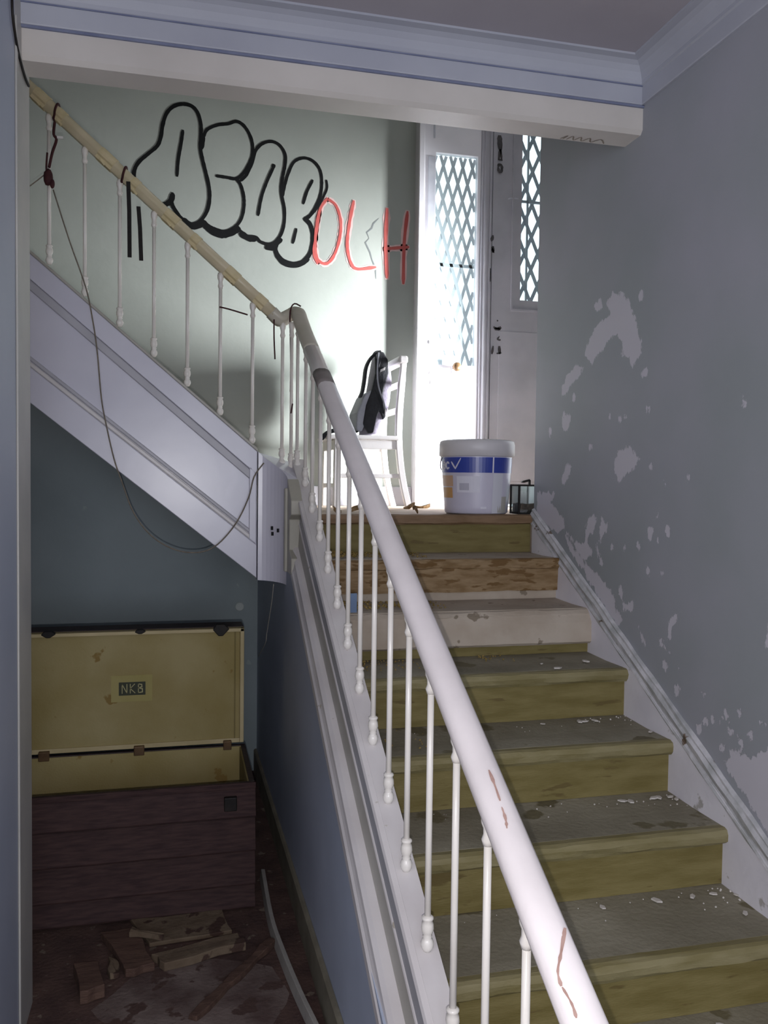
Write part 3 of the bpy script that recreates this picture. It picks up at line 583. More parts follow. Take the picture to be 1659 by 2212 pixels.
YS0, YS1 = 0.95, 3.60
so = S(along([(0.028, 0.0), (-0.026, 0.0), (-0.026, -0.30), (0.028, -0.30)], YS0, YS1 + 0.17), 'outer_string', M['string_white'])
S(along([(-0.024, -0.002), (-0.040, -0.004), (-0.044, -0.014), (-0.040, -0.026), (-0.024, -0.032)], YS0, YS1), 'string_moulding', M['string_white'], so)
S(along([(-0.024, -0.034), (-0.028, -0.034), (-0.029, -0.130), (-0.024, -0.130)], YS0, YS1), 'string_band', M['band_blue'], so)
S(along([(-0.024, -0.130), (-0.032, -0.130), (-0.034, -0.135), (-0.032, -0.141), (-0.024, -0.142)], YS0, YS1), 'string_moulding', M['string_white'], so)
S(along([(-0.024, -0.142), (-0.029, -0.142), (-0.034, -0.228), (-0.024, -0.228)], YS0, YS1), 'string_band', M['string_band'], so)
XO = lambda y: 0.4545 - 0.0095 * (y - 3.41)         # outer face of the lowest moulding
S(MB().loft([[Vector((XS(y) - 0.024 if dx is None else XO(y) + dx, y, ZS(y) + dz)) for dx, dz in ((None, -0.228), (0.024, -0.230), (0.012, -0.242), (0.010, -0.26), (0.006, -0.275), (0.0, -0.285), (0.0, -0.318), (None, -0.318))] for y in (YS0, 2.2, YS1)]), 'string_moulding', M['string_white'], so)
# wall under the lower flight
ws = []
for y, z in ((0.95, max(0.03, ZS(0.95) - 0.312)), (2.2, ZS(2.2) - 0.312), (3.56, ZS(3.56) - 0.312), (3.72, 1.36), (YB, 1.36)):
    ws.append([Vector((XO(y) + 0.004, y, 0)), Vector((0.553, y, 0)), Vector((0.553, y, z)), Vector((XO(y) + 0.004, y, z))])
struct(MB().loft(ws).build('wall_side', M['wall_side']))
bs = [[Vector((XO(y) + dx, y, z)) for dx, z in ((0.003, 0), (-0.013, 0), (-0.013, 0.122), (-0.006, 0.13), (0.003, 0.13))] for y in (1.2, 4.86)]
struct(MB().loft(bs).build('baseboard_side', M['skirt_dark']))

# ---------------------------------------------------------------- upper flight, rising to the left
uf = thing('staircase', 'upper stair flight climbing left behind its white panelled string', 'staircase', (0.4, 3.8, LZ))
MU = Matrix.Translation((-0.4, -3.8, -LZ))


def U(mb, name, m, parent=None, **k):
    mb.bm.transform(MU); return mb.build(name, m, parent or uf, **k)


ZT2 = lambda x: 1.839 - 0.85 * (x - 0.315)
YF = 3.75
XE = 0.338
def band(za, zb, y0, y1, x0=-2.3, x1=XE):
    """board between two sloping lines given as functions of x"""
    return MB().prism([(x0, y0, za(x0)), (x1, y0, za(x1)), (x1, y0, zb(x1)), (x0, y0, zb(x0))], (0, y1 - y0, 0))


os2 = U(band(lambda x: ZB2(x), lambda x: ZT2(x), YF + 0.022, YF + 0.085), 'outer_string', M['white_gloss'])
U(band(lambda x: ZT2(x) - 0.105, lambda x: ZT2(x), YF + 0.002, YF + 0.023), 'top_board', M['white_gloss'], os2, bevel=0.003)
U(band(lambda x: ZT2(x) - 0.001, lambda x: ZT2(x) + 0.014, YF - 0.006, YF + 0.090), 'top_capping', M['string_band'], os2, bevel=0.003)
U(band(lambda x: ZT2(x) - 0.150, lambda x: ZT2(x) - 0.105, YF + 0.010, YF + 0.023), 'panel_moulding', M['panel_shade'], os2, bevel=0.004)
U(band(lambda x: ZB2(x) + 0.175, lambda x: ZB2(x) + 0.195, YF + 0.008, YF + 0.023, x1=XE - 0.03), 'panel_moulding', M['panel_shade'], os2, bevel=0.004)
U(band(lambda x: ZB2(x) + 0.150, lambda x: ZB2(x) + 0.172, YF + 0.004, YF + 0.023, x1=XE - 0.03), 'panel_moulding', M['string_white'], os2, bevel=0.004)
U(band(lambda x: ZB2(x), lambda x: ZB2(x) + 0.148, YF + 0.006, YF + 0.023), 'bottom_board', M['white_gloss'], os2, bevel=0.003)
U(MB().prism([(XE - 0.034, YF + 0.002, ZB2(XE - 0.034) + 0.15), (XE - 0.003, YF + 0.002, ZB2(XE - 0.003) + 0.15), (XE - 0.003, YF + 0.002, ZT2(XE - 0.003) - 0.105), (XE - 0.034, YF + 0.002, ZT2(XE - 0.034) - 0.09)], (0, 0.02, 0)), 'end_stile', M['white_gloss'], os2, bevel=0.003)
# concave corner piece joining both strings
cc = MB(); rings = []
ctr = (XE + 0.004, YF - 0.005 - 0.12); R1 = 0.12
for zz in (0.0, 0.3, 0.6, 1.0):
    arc = []
    for i in range(11):
        a = math.pi / 2 * (1 - i / 10)
        top = 1.818 - 0.118 * (i / 10) ** 0.8; bot = 1.248 - 0.012 * i / 10
        arc.append(Vector((ctr[0] + R1 * 0.96 * math.cos(a), ctr[1] + R1 * math.sin(a), bot + (top - bot) * zz)))
    for x, y, top in ((0.502, ctr[1], 1.70), (0.502, YF + 0.09, 1.775), (XE + 0.004, YF + 0.09, 1.82)):
        arc.append(Vector((x, y, 1.24 + (top - 1.24) * zz)))
    rings.append(arc)
cc.loft(rings); U(cc, 'corner_block', M['white_gloss'], smooth=False)
kk = MB(); kk.box(0.440, 0.460, 3.585, 3.62, 1.30, 1.66); U(kk, 'corner_stile', M['string_dirty'], bevel=0.006)
kk = MB(); kk.prism([(0.452, 3.60, 1.70), (0.452, 3.47, 1.61), (0.452, 3.47, 1.55), (0.452, 3.52, 1.53), (0.452, 3.52, 1.40), (0.452, 3.45, 1.37), (0.452, 3.45, 1.30), (0.452, 3.60, 1.30)], (0.05, 0, 0))
U(kk, 'corner_block_moulding', M['string_dirty'], bevel=0.004)
for p in ((0.3958, 3.66, 1.4841), (0.398, 3.66, 1.4598), (0.4197, 3.64, 1.4752)):
    U(MB().box(p[0] - 0.006, p[0] + 0.004, p[1] - 0.004, p[1] + 0.006, p[2] - 0.008, p[2] + 0.008), 'black_mark', M['black'])
# steps of the upper flight
for k in range(9):
    x = 0.30 - 0.235 * k; z = LZ + 0.2 * (k + 1)
    U(MB().box(x - 0.26, x + 0.02, YF + 0.09, YB - 0.008, z - 0.035, z), 'tread', M['tread'], bevel=0.006)
    U(MB().box(x - 0.02, x, YF + 0.09, YB - 0.008, z - 0.2, z - 0.036), 'riser', M['riser'])
U(MB().prism([(-2.3, YF + 0.03, ZB2(-2.3)), (0.34, YF + 0.03, ZB2(0.34)), (0.34, YF + 0.03, ZB2(0.34) + 0.04), (-2.3, YF + 0.03, ZB2(-2.3) + 0.04)], (0, YB - YF - 0.04, 0)), 'soffit', M['wall_left'])

# ---------------------------------------------------------------- balustrade of both flights
bl = thing('balustrade', 'continuous stair railing of thin white iron balusters under a rounded wooden handrail', 'railing', (0.53, 0.98, ZS(0.98)))
MBL = Matrix.Translation((-0.53, -0.98, -ZS(0.98)))


def B(mb, name, m, parent=None, **k):
    mb.bm.transform(MBL); return mb.build(name, m, parent or bl, **k)


def shared_mesh(mb, name, m, smooth=True):
    bmesh.ops.recalc_face_normals(mb.bm, faces=mb.bm.faces)
    me = bpy.data.meshes.new(name); mb.bm.to_mesh(me); mb.bm.free(); me.materials.append(m)
    for p in me.polygons: p.use_smooth = smooth
    return me


rod = [(0.0, 0.02), (0.0078, 0.02), (0.0078, 0.55), (0.0078, 1.0), (0.0, 1.0)]
KNOB = shared_mesh(MB().lathe([(r_, -0.03 + (z_ + 0.03) * 0.68) for r_, z_ in [(0.0, -0.03), (0.009, -0.028), (0.0145, -0.012), (0.0155, 0.0), (0.0125, 0.012), (0.0095, 0.018), (0.0115, 0.024), (0.0095, 0.03), (0.0125, 0.036), (0.0150, 0.050), (0.0140, 0.066), (0.0110, 0.078), (0.0140, 0.082), (0.0140, 0.088), (0.009, 0.093), (0.0, 0.093)]], 12), 'base_knob', M['baluster'])
TOPK = shared_mesh(MB().lathe([(0.0, -0.065), (0.009, -0.063), (0.0125, -0.052), (0.009, -0.042), (0.0095, -0.03), (0.0135, -0.02), (0.014, -0.006), (0.0115, 0.004), (0.0, 0.004)], 12), 'top_knob', M['baluster'])


def baluster(x, y, z, h):
    me = shared_mesh(MB().lathe([(r, 0.02 if zz < .1 else (h * .5 if zz < .9 else h - 0.02)) for r, zz in rod], 10), 'baluster', M['baluster'])
    o = bpy.data.objects.new('baluster', me); COL.objects.link(o); o.parent = bl
    o.location = Vector((x, y, z)) - Vector((0.53, 0.98, ZS(0.98)))
    kb = bpy.data.objects.new('base_knob', KNOB); COL.objects.link(kb); kb.parent = o
    kt = bpy.data.objects.new('top_knob', TOPK); COL.objects.link(kt); kt.parent = o; kt.location = (0, 0, h - 0.01)
    return o


HR1 = lambda y: 2.402 + 0.5535 * (y - 3.75)            # handrail centre, lower flight
Z2B = lambda x: 1.857 - 0.862 * (x - 0.315)
HR2 = lambda x: 2.418 + (0.43 - x) * 0.857
k = -12
while k <= 2:
    y = 3.21 + 0.1765 * k
    if y > 1.0: baluster(XS(y), y, ZS(y) + 0.03, HR1(y) - 0.03 - ZS(y) - 0.03)
    k += 1
for x, y, z in ((0.512, 3.735, 1.775), (0.490, 3.775, 1.762), (0.452, 3.80, 1.785)):
    baluster(x, y, z, 2.405 - z)
for i in range(13):
    x = 0.318 - 0.1415 * i
    baluster(x, 3.80, Z2B(x) + 0.03, HR2(x) - 0.03 - Z2B(x) - 0.028)


def rail_ring(c, t, s=1.0):
    t = Vector(t).normalized(); side = Vector((t.y, -t.x, 0)).normalized(); up = side.cross(t)
    if up.z < 0: up = -up
    prof = [(0.018, -0.027), (0.022, -0.014), (0.031, -0.008), (0.034, 0.002), (0.032, 0.014), (0.024, 0.024), (0.010, 0.029)]
    prof = prof + [(-a, b) for a, b in prof[::-1]]
    return [Vector(c) + side * a * s + up * b * s for a, b in prof]


def rail(path, name, m, parent=None, s=1.0, label=None):
    rings = []
    for i, p in enumerate(path):
        t = Vector(path[min(i + 1, len(path) - 1)]) - Vector(path[max(i - 1, 0)])
        rings.append(rail_ring(p, t, s))
    return B(MB().loft(rings), name, m, parent, smooth=True, label=label)


p1 = [(XS(y), y, HR1(y)) for y in np.linspace(0.98, 3.42, 10)]
h1 = rail(p1, 'handrail', M['rail'], label='white rounded handrail of the lower flight')
p1b = crom([(XS(3.42), 3.42, HR1(3.42)), (XS(3.6), 3.6, HR1(3.6)), (XS(3.72), 3.72, HR1(3.72) + 0.008), (0.519, 3.80, 2.443), (0.500, 3.832, 2.448), (0.470, 3.825, 2.430), (0.440, 3.808, 2.412), (0.40, 3.80, HR2(0.40))], 5)
rail(p1b, 'handrail_bend', M['rail_grey'], label='yellowed bend of the handrail at the landing corner')
p2 = [(x, 3.80, HR2(x)) for x in np.linspace(0.41, -1.5, 12)]
rail(p2, 'handrail', M['rail_cream'], label='cream handrail of the upper flight', s=0.92)
nw = MB().lathe([(0.0, -0.40), (0.045, -0.40), (0.045, -0.33), (0.03, -0.31), (0.022, -0.2), (0.03, 0.0), (0.024, 0.2), (0.03, 0.42), (0.045, 0.44), (0.03, 0.47), (0.0, 0.47)], 14, (0.568, 0.98, ZS(0.98) + 0.26))
B(nw, 'newel_post', M['rail'], smooth=True)
ys = [3.27, 3.20]
sm = [rail_ring((XS(y), y, HR1(y)), (0, 1, 0.57), 1.02) for y in np.linspace(3.09, 3.20, 4)]
B(MB().loft(sm), 'tape_band', M['smudge'], smooth=True, label='dull grey band around the handrail')
# scratches along the top of the handrail
for pts, wd in [([(0.5612, 1.448, 1.1638), (0.5613, 1.4194, 1.148), (0.5598, 1.3874, 1.1302)], 0.005), ([(0.5583, 1.3744, 1.1228), (0.5569, 1.3529, 1.1107), (0.5532, 1.3371, 1.1011)], 0.004), ([(0.5842, 1.1718, 1.0075), (0.5615, 1.1374, 0.9915), (0.5474, 1.1182, 0.9761), (0.5449, 1.1016, 0.9653)], 0.005), ([(0.5456, 1.0983, 0.9638), (0.5493, 1.0757, 0.9532), (0.5485, 1.0592, 0.9435)], 0.004)]:
    q = MB(); C = [Vector(p) for p in crom(pts, 4)]
    ribbon(q, C, wd, (-0.25, -0.45, 0.82), 0.0, k=1, jit=0.5); B(q, 'paint_scratch', M['scratch'], h1)
# frayed tape on the upper handrail
for x0, dx in ((-0.585, 0.05), (-0.50, 0.03), (-0.33, 0.06), (-0.20, 0.025), (-0.06, 0.05), (0.05, 0.03), (0.20, 0.05), (0.33, 0.04)):
    c = [rail_ring((x, 3.80, HR2(x)), (1, 0, -0.857), 0.99 + 0.02 * ((i % 2))) for i, x in enumerate(np.linspace(x0, x0 + dx, 4))]
    tb = MB().loft(c)
    zc = HR2(x0) - 0.03
    tb.prism([(x0 + 0.004, 3.775, zc + 0.004), (x0 + 0.026, 3.775, zc - 0.022), (x0 + 0.020, 3.772, zc - 0.030), (x0 + 0.006, 3.773, zc - 0.012)], (0, 0.002, 0))
    B(tb, 'tape_wrap', M['tape'])

# ---------------------------------------------------------------- things on the landing
def local(root):
    Mi = Matrix.Translation(-Vector(root.location))
    def f(mb, name, m, parent=None, **k):
        mb.bm.transform(Mi); return mb.build(name, m, parent or root, **k)
    return f


# white wooden chair, seen from its side, facing left
ch = thing('chair', 'white painted wooden chair on the landing with a backpack on its seat', 'chair', (0.98, 4.43, LZ))
C = local(ch)
CY0, CY1 = 4.26, 4.60
for y in (CY0, CY1):
    pth = crom([(1.176, y, LZ), (1.150, y, LZ + 0.10), (1.128, y, LZ + 0.22), (1.116, y, LZ + 0.36), (1.118, y, LZ + 0.50), (1.128, y, LZ + 0.64), (1.138, y, LZ + 0.755)], 4)
    rg = []
    for i, p in enumerate(pth):
        a = 0.017 if i < len(pth) - 3 else 0.015
        rg.append([Vector(p) + Vector(d) for d in ((-a, -a, 0), (a, -a, 0), (a, a, 0), (-a, a, 0))])
    C(MB().loft(rg), 'back_post', M['chair'], bevel=0.004)
    C(MB().prism([(0.775 - 0.004, y - 0.016, LZ), (0.803, y - 0.016, LZ), (0.812, y - 0.018, LZ + 0.355), (0.775, y - 0.018, LZ + 0.355)], (0, 0.034, 0)), 'front_leg', M['chair'], bevel=0.004)
    C(MB().box(0.80, 1.135, y - 0.009, y + 0.009, LZ + 0.155, LZ + 0.178), 'stretcher', M['chair'], bevel=0.003)
    C(MB().box(0.80, 1.11, y - 0.012, y + 0.012, LZ + 0.305, LZ + 0.350), 'apron', M['chair'], bevel=0.003)
C(MB().box(0.775, 0.80, CY0 + 0.01, CY1 - 0.01, LZ + 0.30, LZ + 0.35), 'apron', M['chair'], bevel=0.003)
C(MB().box(0.78, 0.798, CY0 + 0.01, CY1 - 0.01, LZ + 0.10, LZ + 0.125), 'stretcher', M['chair'], bevel=0.003)
C(MB().box(0.745, 1.118, CY0 - 0.025, CY1 + 0.025, LZ + 0.352, LZ + 0.376), 'seat', M['chair'], bevel=0.009, seg=3)
C(MB().box(1.105, 1.155, CY0 - 0.035, CY1 + 0.035, LZ + 0.752, LZ + 0.792), 'top_rail', M['chair'], bevel=0.012, seg=3)
for zz in (0.50, 0.64):
    C(MB().box(1.128 + (zz - .47) * .08, 1.138 + (zz - .47) * .08, CY0 + 0.01, CY1 - 0.01, LZ + zz, LZ + zz + 0.035), 'back_slat', M['chair'], bevel=0.004)

# backpack leaning on the chair back
bp = thing('backpack', 'black and grey backpack leaning against the back of the white chair', 'bag', (1.0, 4.43, LZ + 0.377))
K = local(bp)
SZ = LZ + 0.377
rings = []
for i in range(13):
    t = i / 12
    z = SZ + 0.012 + 0.42 * t
    xb = 0.955 + 0.066 * t                     # panel that lies against the wearer's back (left)
    dep = 0.020 + 0.092 * (max(0.0, math.sin(math.pi * min(1, 0.10 + 0.86 * t))) ** 0.6)
    if t > 0.9: dep *= 0.75
    hw = 0.125 * (1 - 0.25 * max(0, t - 0.75) / 0.25) * (0.9 if t < 0.05 else 1)
    ring = []
    for j in range(20):
        a = j / 20 * math.tau
        ca, sa = math.cos(a), math.sin(a)
        x = xb + dep / 2 + dep / 2 * math.copysign(abs(ca) ** 0.6, ca)
        y = 4.44 + hw * math.copysign(abs(sa) ** 0.6, sa)
        n = mnoise.noise(Vector((x * 14, y * 14, z * 14))) * 0.006
        ring.append(Vector((x + n, y + n, min(z + n * .5, 9))))
    rings.append(ring)
K(MB().loft(rings), 'body', M['bag_grey'], smooth=True)


def pad(pts, width, thick, name, m, y, k=5):
    """padded strap: path in the x-z plane, given width across y"""
    P = crom(pts, k); rg = []
    for i, p in enumerate(P):
        a = np.array(P[max(i - 1, 0)]); b = np.array(P[min(i + 1, len(P) - 1)]); t = (b - a) / (np.linalg.norm(b - a) + 1e-9)
        nx, nz = -t[1], t[0]; h = thick / 2
        rg.append([Vector((p[0] + nx * h * s, y + width / 2 * u, p[1] + nz * h * s)) for s, u in ((-1, -1), (-1, 1), (1, 1), (1, -1))])
    return K(MB().loft(rg), name, m, bevel=0.004)


# dark back panel and side gusset facing the stairs
bpn = MB()
side = [(1.022, 0.438), (1.062, 0.440), (1.086, 0.40), (1.090, 0.33), (1.066, 0.25), (1.056, 0.20), (1.072, 0.15), (1.078, 0.10), (1.064, 0.085), (1.045, 0.13), (1.028, 0.10), (1.010, 0.015), (0.985, 0.012), (0.955, 0.06), (0.970, 0.16), (1.005, 0.25), (1.020, 0.33), (1.018, 0.42)]
bpn.prism([(x - 0.02, 4.302 + 0.004 * math.sin(i), SZ + z) for i, (x, z) in enumerate(side)], (0, 0.03, 0))
K(bpn, 'side_panel', M['bag_black'], bevel=0.006)
K(MB().prism([(0.905, 4.31, SZ + 0.12), (0.945, 4.31, SZ + 0.215), (0.992, 4.31, SZ + 0.245), (0.945, 4.31, SZ + 0.05), (0.93, 4.31, SZ + 0.02), (0.90, 4.31, SZ + 0.03)], (0, 0.22, 0)), 'front_pocket', M['bag_light'], bevel=0.008)
pad([(1.03, SZ + 0.445), (0.985, SZ + 0.415), (0.955, SZ + 0.36), (0.945, SZ + 0.29), (0.935, SZ + 0.23), (0.922, SZ + 0.20)], 0.05, 0.014, 'shoulder_strap', M['bag_black'], 4.335)
pad([(1.012, SZ + 0.435), (1.006, SZ + 0.33), (1.016, SZ + 0.25), (1.042, SZ + 0.18), (1.052, SZ + 0.14)], 0.006, 0.009, 'side_strap', M['bag_light'], 4.296)
pad([(1.01, SZ + 0.435), (1.025, SZ + 0.455), (1.050, SZ + 0.454), (1.058, SZ + 0.432)], 0.03, 0.010, 'carry_handle', M['bag_black'], 4.42)
K(MB().prism([(1.022, 4.296, SZ + 0.332), (1.048, 4.296, SZ + 0.345), (1.050, 4.296, SZ + 0.360), (1.024, 4.296, SZ + 0.346)], (0, 0.006, 0)), 'white_tag', M['chair'], label='small white tag on the black side')
K(MB().box(1.050, 1.058, 4.296, 4.304, SZ + 0.118, SZ + 0.140), 'buckle', M['chair'], bevel=0.002)
# loose padded strap end hanging over the front of the seat
pad([(0.83, SZ + 0.022), (0.80, SZ + 0.026), (0.765, SZ + 0.016), (0.735, SZ - 0.006), (0.722, SZ - 0.022)], 0.05, 0.022, 'strap_end', M['bag_black'], 4.36)
pad([(0.93, SZ + 0.03), (0.88, SZ + 0.008), (0.82, SZ + 0.016)], 0.03, 0.008, 'strap_web', M['bag_black'], 4.36)

for o_ in (ch, bp):
    o_.location = (o_.location.x * 1.028, o_.location.y * 1.028, LZ + (o_.location.z - LZ) * 1.028); o_.scale = (1.028, 1.028, 1.028)

# paint bucket
bkx, bky = 1.360, 3.735
bk = thing('bucket', 'white plastic paint bucket with a blue label band at the top of the stairs', 'bucket', (bkx, bky, LZ))
Q = local(bk)
cB = (bkx, bky, LZ)
Q(MB().lathe([(0.0, 0.0), (0.140, 0.0), (0.147, 0.006), (0.149, 0.03), (0.160, 0.17), (0.165, 0.27), (0.165, 0.285), (0.0, 0.285)], 48, cB), 'body', M['bucket'], smooth=True)
Q(MB().lathe([(0.0, 0.262), (0.168, 0.262), (0.1765, 0.266), (0.1765, 0.318), (0.172, 0.334), (0.160, 0.340), (0.156, 0.332), (0.0, 0.332)], 48, cB), 'lid', M['bucket_lid'], smooth=True)


def rad(z): return np.interp(z, [0.03, 0.17, 0.27], [0.149, 0.160, 0.165])


def wrap(a0, a1, z0, z1, name, m, lift=0.0012, label=None):
    """printed patch on the bucket's side; angles in degrees, 0 facing the stairs, positive to the right"""
    n = max(4, int(abs(a1 - a0) / 5)); L = []; R = []
    mb = MB()
    for i in range(n + 1):
        a = math.radians(a0 + (a1 - a0) * i / n - 90 - 20)
        for z, S_ in ((z0, L), (z1, R)):
            r = rad(z) + lift
            S_.append(mb.bm.verts.new((bkx + r * math.cos(a), bky + r * math.sin(a), LZ + z)))
    for i in range(n): mb.bm.faces.new((L[i], L[i + 1], R[i + 1], R[i]))
    return Q(mb, name, m, label=label)


wrap(-88, 90, 0.188, 0.258, 'label_band', M['blue'], 0.0012, 'glossy blue band below the lid')
wrap(26, 28.5, 0.188, 0.258, 'label_seam', M['label_light'], 0.0016)
wrap(-78, -42, 0.125, 0.175, 'print_patch', M['label_orange'])
wrap(-76, -44, 0.072, 0.120, 'print_patch', M['label_amber'])
wrap(-34, 6, 0.098, 0.172, 'print_patch', M['label_light'])
wrap(-29, -12, 0.108, 0.140, 'print_mark', M['label_mid'], 0.0018)
wrap(28, 48, 0.004, 0.186, 'print_stripe', M['label_grey'], 0.0012)
wrap(40, 62, 0.006, 0.080, 'print_patch', M['label_olive'], 0.0016)
wrap(8, 18, 0.024, 0.034, 'print_mark', M['label_light'], 0.0018)


def on_bucket(a, z, lift=0.0022):
    a = math.radians(a - 90 - 20); r = rad(z) + lift
    return (bkx + r * math.cos(a), bky + r * math.sin(a), LZ + z)


LET = [  # remains of white lettering on the band: ac and a tick
    [(-70, 0.232), (-66, 0.236), (-62, 0.230), (-62, 0.206)], [(-62, 0.222), (-67, 0.222), (-70, 0.214), (-67, 0.206), (-62, 0.210)],
    [(-50, 0.230), (-54, 0.235), (-58, 0.222), (-55, 0.207), (-50, 0.210)],
    [(-44, 0.236), (-36, 0.206)], [(-36, 0.206), (-26, 0.252)]]
lm = MB()
for s in LET:
    P = crom([np.array(p) for p in s], 4)
    a = Vector((math.sin(math.radians(-50 - 20)), -math.cos(math.radians(-50 - 20)), 0))
    ribbon(lm, [on_bucket(p[0], p[1]) for p in P], 0.009, a, 0.0, k=1)
Q(lm, 'lettering', M['label_light'])
Q(MB().tube(crom([(bkx - 0.170, bky + 0.01, LZ + 0.262), (bkx - 0.13, bky + 0.125, LZ + 0.20), (bkx, bky + 0.185, LZ + 0.18), (bkx + 0.13, bky + 0.125, LZ + 0.20), (bkx + 0.170, bky + 0.01, LZ + 0.262)], 5), 0.003, 6), 'handle', M['bucket_lid'])

# small black framed glass box
tk = thing('glass_box', 'small black framed glass box with dark dirt inside beside the bucket', 'glass box', (1.563, 3.65, LZ))
T = local(tk)
gx0, gx1, gy0, gy1, gh = 1.520, 1.606, 3.60, 3.70, 0.133
# the box stands in the lobby just past the end of the right wall
for x in (gx0, gx1):
    for y in (gy0, gy1):
        T(MB().box(x - 0.004, x + 0.004, y - 0.004, y + 0.004, LZ, LZ + gh), 'frame_post', M['black_metal'])
for z in (0.004, gh):
    for y in (gy0, gy1): T(MB().box(gx0, gx1, y - 0.004, y + 0.004, LZ + z - 0.004, LZ + z + 0.004), 'frame_bar', M['black_metal'])
    for x in (gx0, gx1): T(MB().box(x - 0.004, x + 0.004, gy0, gy1, LZ + z - 0.004, LZ + z + 0.004), 'frame_bar', M['black_metal'])
T(MB().box(gx0 + 0.004, gx1 - 0.004, gy0 - 0.001, gy0 + 0.002, LZ + 0.008, LZ + gh - 0.004), 'glass_pane', M['tank_glass'])
T(MB().box(gx0 + 0.004, gx1 - 0.004, gy1 - 0.002, gy1 + 0.001, LZ + 0.008, LZ + gh - 0.004), 'glass_pane', M['tank_glass'])
T(MB().box(gx0 - 0.001, gx0 + 0.002, gy0 + 0.004, gy1 - 0.004, LZ + 0.008, LZ + gh - 0.004), 'glass_pane', M['tank_glass'])
T(MB().box(gx1 - 0.002, gx1 + 0.001, gy0 + 0.004, gy1 - 0.004, LZ + 0.008, LZ + gh - 0.004), 'glass_pane', M['tank_glass'])
dm = MB(); rings = []
for i in range(9):
    x = gx0 + 0.006 + (gx1 - gx0 - 0.012) * i / 8
    rings.append([Vector((x, gy0 + 0.006, LZ + 0.008)), Vector((x, gy1 - 0.006, LZ + 0.008))] + [Vector((x, gy1 - 0.006 - j * 0.027, LZ + 0.045 + 0.016 * mnoise.noise(Vector((x * 40, j * 1.3, 1))))) for j in range(5)])
dm.loft(rings); T(dm, 'dirt', M['soil'])
T(MB().prism([(1.555, 3.66, LZ + 0.147), (1.565, 3.66, LZ + 0.154), (1.598, 3.66, LZ + 0.162), (1.600, 3.66, LZ + 0.153), (1.570, 3.66, LZ + 0.145)], (0, 0.012, 0)), 'latch_lever', M['black_metal'])
T(MB().box(1.594, 1.602, 3.66, 3.672, LZ + gh, LZ + 0.158), 'latch_post', M['black_metal'])

# dry leaves and rag at the edge of the landing
for i, (x, y, s) in enumerate(((0.80, 3.70, 0.05), (1.06, 3.72, 0.04), (1.19, 4.30, 0.045), (1.30, 4.45, 0.05), (0.70, 3.75, 0.035))):
    lf = MB(); rg = []
    for a in range(6):
        t = a / 5; wdt = s * 0.45 * math.sin(math.pi * (0.08 + 0.88 * t))
        rg.append([Vector((x + s * (t - .5) * 2 * math.cos(i), y + s * (t - .5) * 2 * math.sin(i) + u * wdt, LZ + 0.001 + 0.02 * abs(u) + 0.015 * math.sin(t * 3 + i))) for u in (-1, -0.5, 0, 0.5, 1)])
    o = lf.loft(rg, cap=False, closed=False).build('dry_leaf', M['brown'])
    so_ = o.modifiers.new('thick', 'SOLIDIFY'); so_.thickness = 0.002
    tag(o, ['dry brown leaf by the front legs of the white chair', 'dry brown leaf under the seat near the landing edge', 'curled dry leaf against the foot of the lit door frame', 'dry leaf before the white lower panel of the lit door', 'small dry leaf at the left end of the landing edge'][i], 'leaf', 'dry leaves on the landing')

# ---------------------------------------------------------------- the open trunk under the stairs
tr = thing('trunk', 'open old dark trunk with cream lining standing under the upper stair flight', 'trunk', (-0.2, 3.55, 0))
R_ = local(tr)
tx0, tx1, ty0, ty1, tz = -0.70, 0.295, 3.30, 3.80, 0.50
R_(MB().box(tx0, tx1, ty0, ty0 + 0.02, 0.0, tz), 'front_board', M['trunk_dark'], bevel=0.003)
R_(MB().box(tx0, tx1, ty1 - 0.02, ty1, 0.0, tz), 'back_board', M['trunk_dark'], bevel=0.003)
R_(MB().box(tx0, tx0 + 0.02, ty0 + 0.02, ty1 - 0.02, 0.0, tz), 'side_board', M['trunk_dark'])
R_(MB().box(tx1 - 0.02, tx1, ty0 + 0.02, ty1 - 0.02, 0.0, tz), 'side_board', M['trunk_dark'])
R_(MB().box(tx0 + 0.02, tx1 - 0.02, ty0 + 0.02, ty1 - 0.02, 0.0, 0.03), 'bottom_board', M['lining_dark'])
R_(MB().box(tx0 + 0.02, tx1 - 0.02, ty1 - 0.026, ty1 - 0.02, 0.03, tz - 0.004), 'lining', M['lining'], label='stained cream lining of the back')
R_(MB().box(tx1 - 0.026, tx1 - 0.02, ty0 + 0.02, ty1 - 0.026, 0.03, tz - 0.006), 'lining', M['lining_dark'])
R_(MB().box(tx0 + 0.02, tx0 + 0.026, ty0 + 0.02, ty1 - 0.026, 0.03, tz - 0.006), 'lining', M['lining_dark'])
for z, z1 in ((0.365, 0.478), (0.230, 0.361), (0.096, 0.226), (0.004, 0.092)):
    sl = MB(); sl.prism([(tx0, ty0, z1), (tx0, ty0 - 0.003, z1), (tx0, ty0 - 0.032, z + 0.024), (tx0, ty0 - 0.036, z + 0.016), (tx0, ty0 - 0.034, z + 0.010), (tx0, ty0, z)], (tx1 - tx0 + 0.003, 0, 0))
    R_(sl, 'slat', M['trunk_slat'], bevel=0.002)
R_(MB().box(tx0, tx1 + 0.004, ty0 - 0.008, ty0, tz - 0.022, tz + 0.002), 'rim_strip', M['trunk_slat'], bevel=0.002)
R_(MB().box(0.175, 0.225, ty0 - 0.030, ty0 - 0.006, tz - 0.10, tz - 0.045), 'lock', M['black_metal'], bevel=0.004)
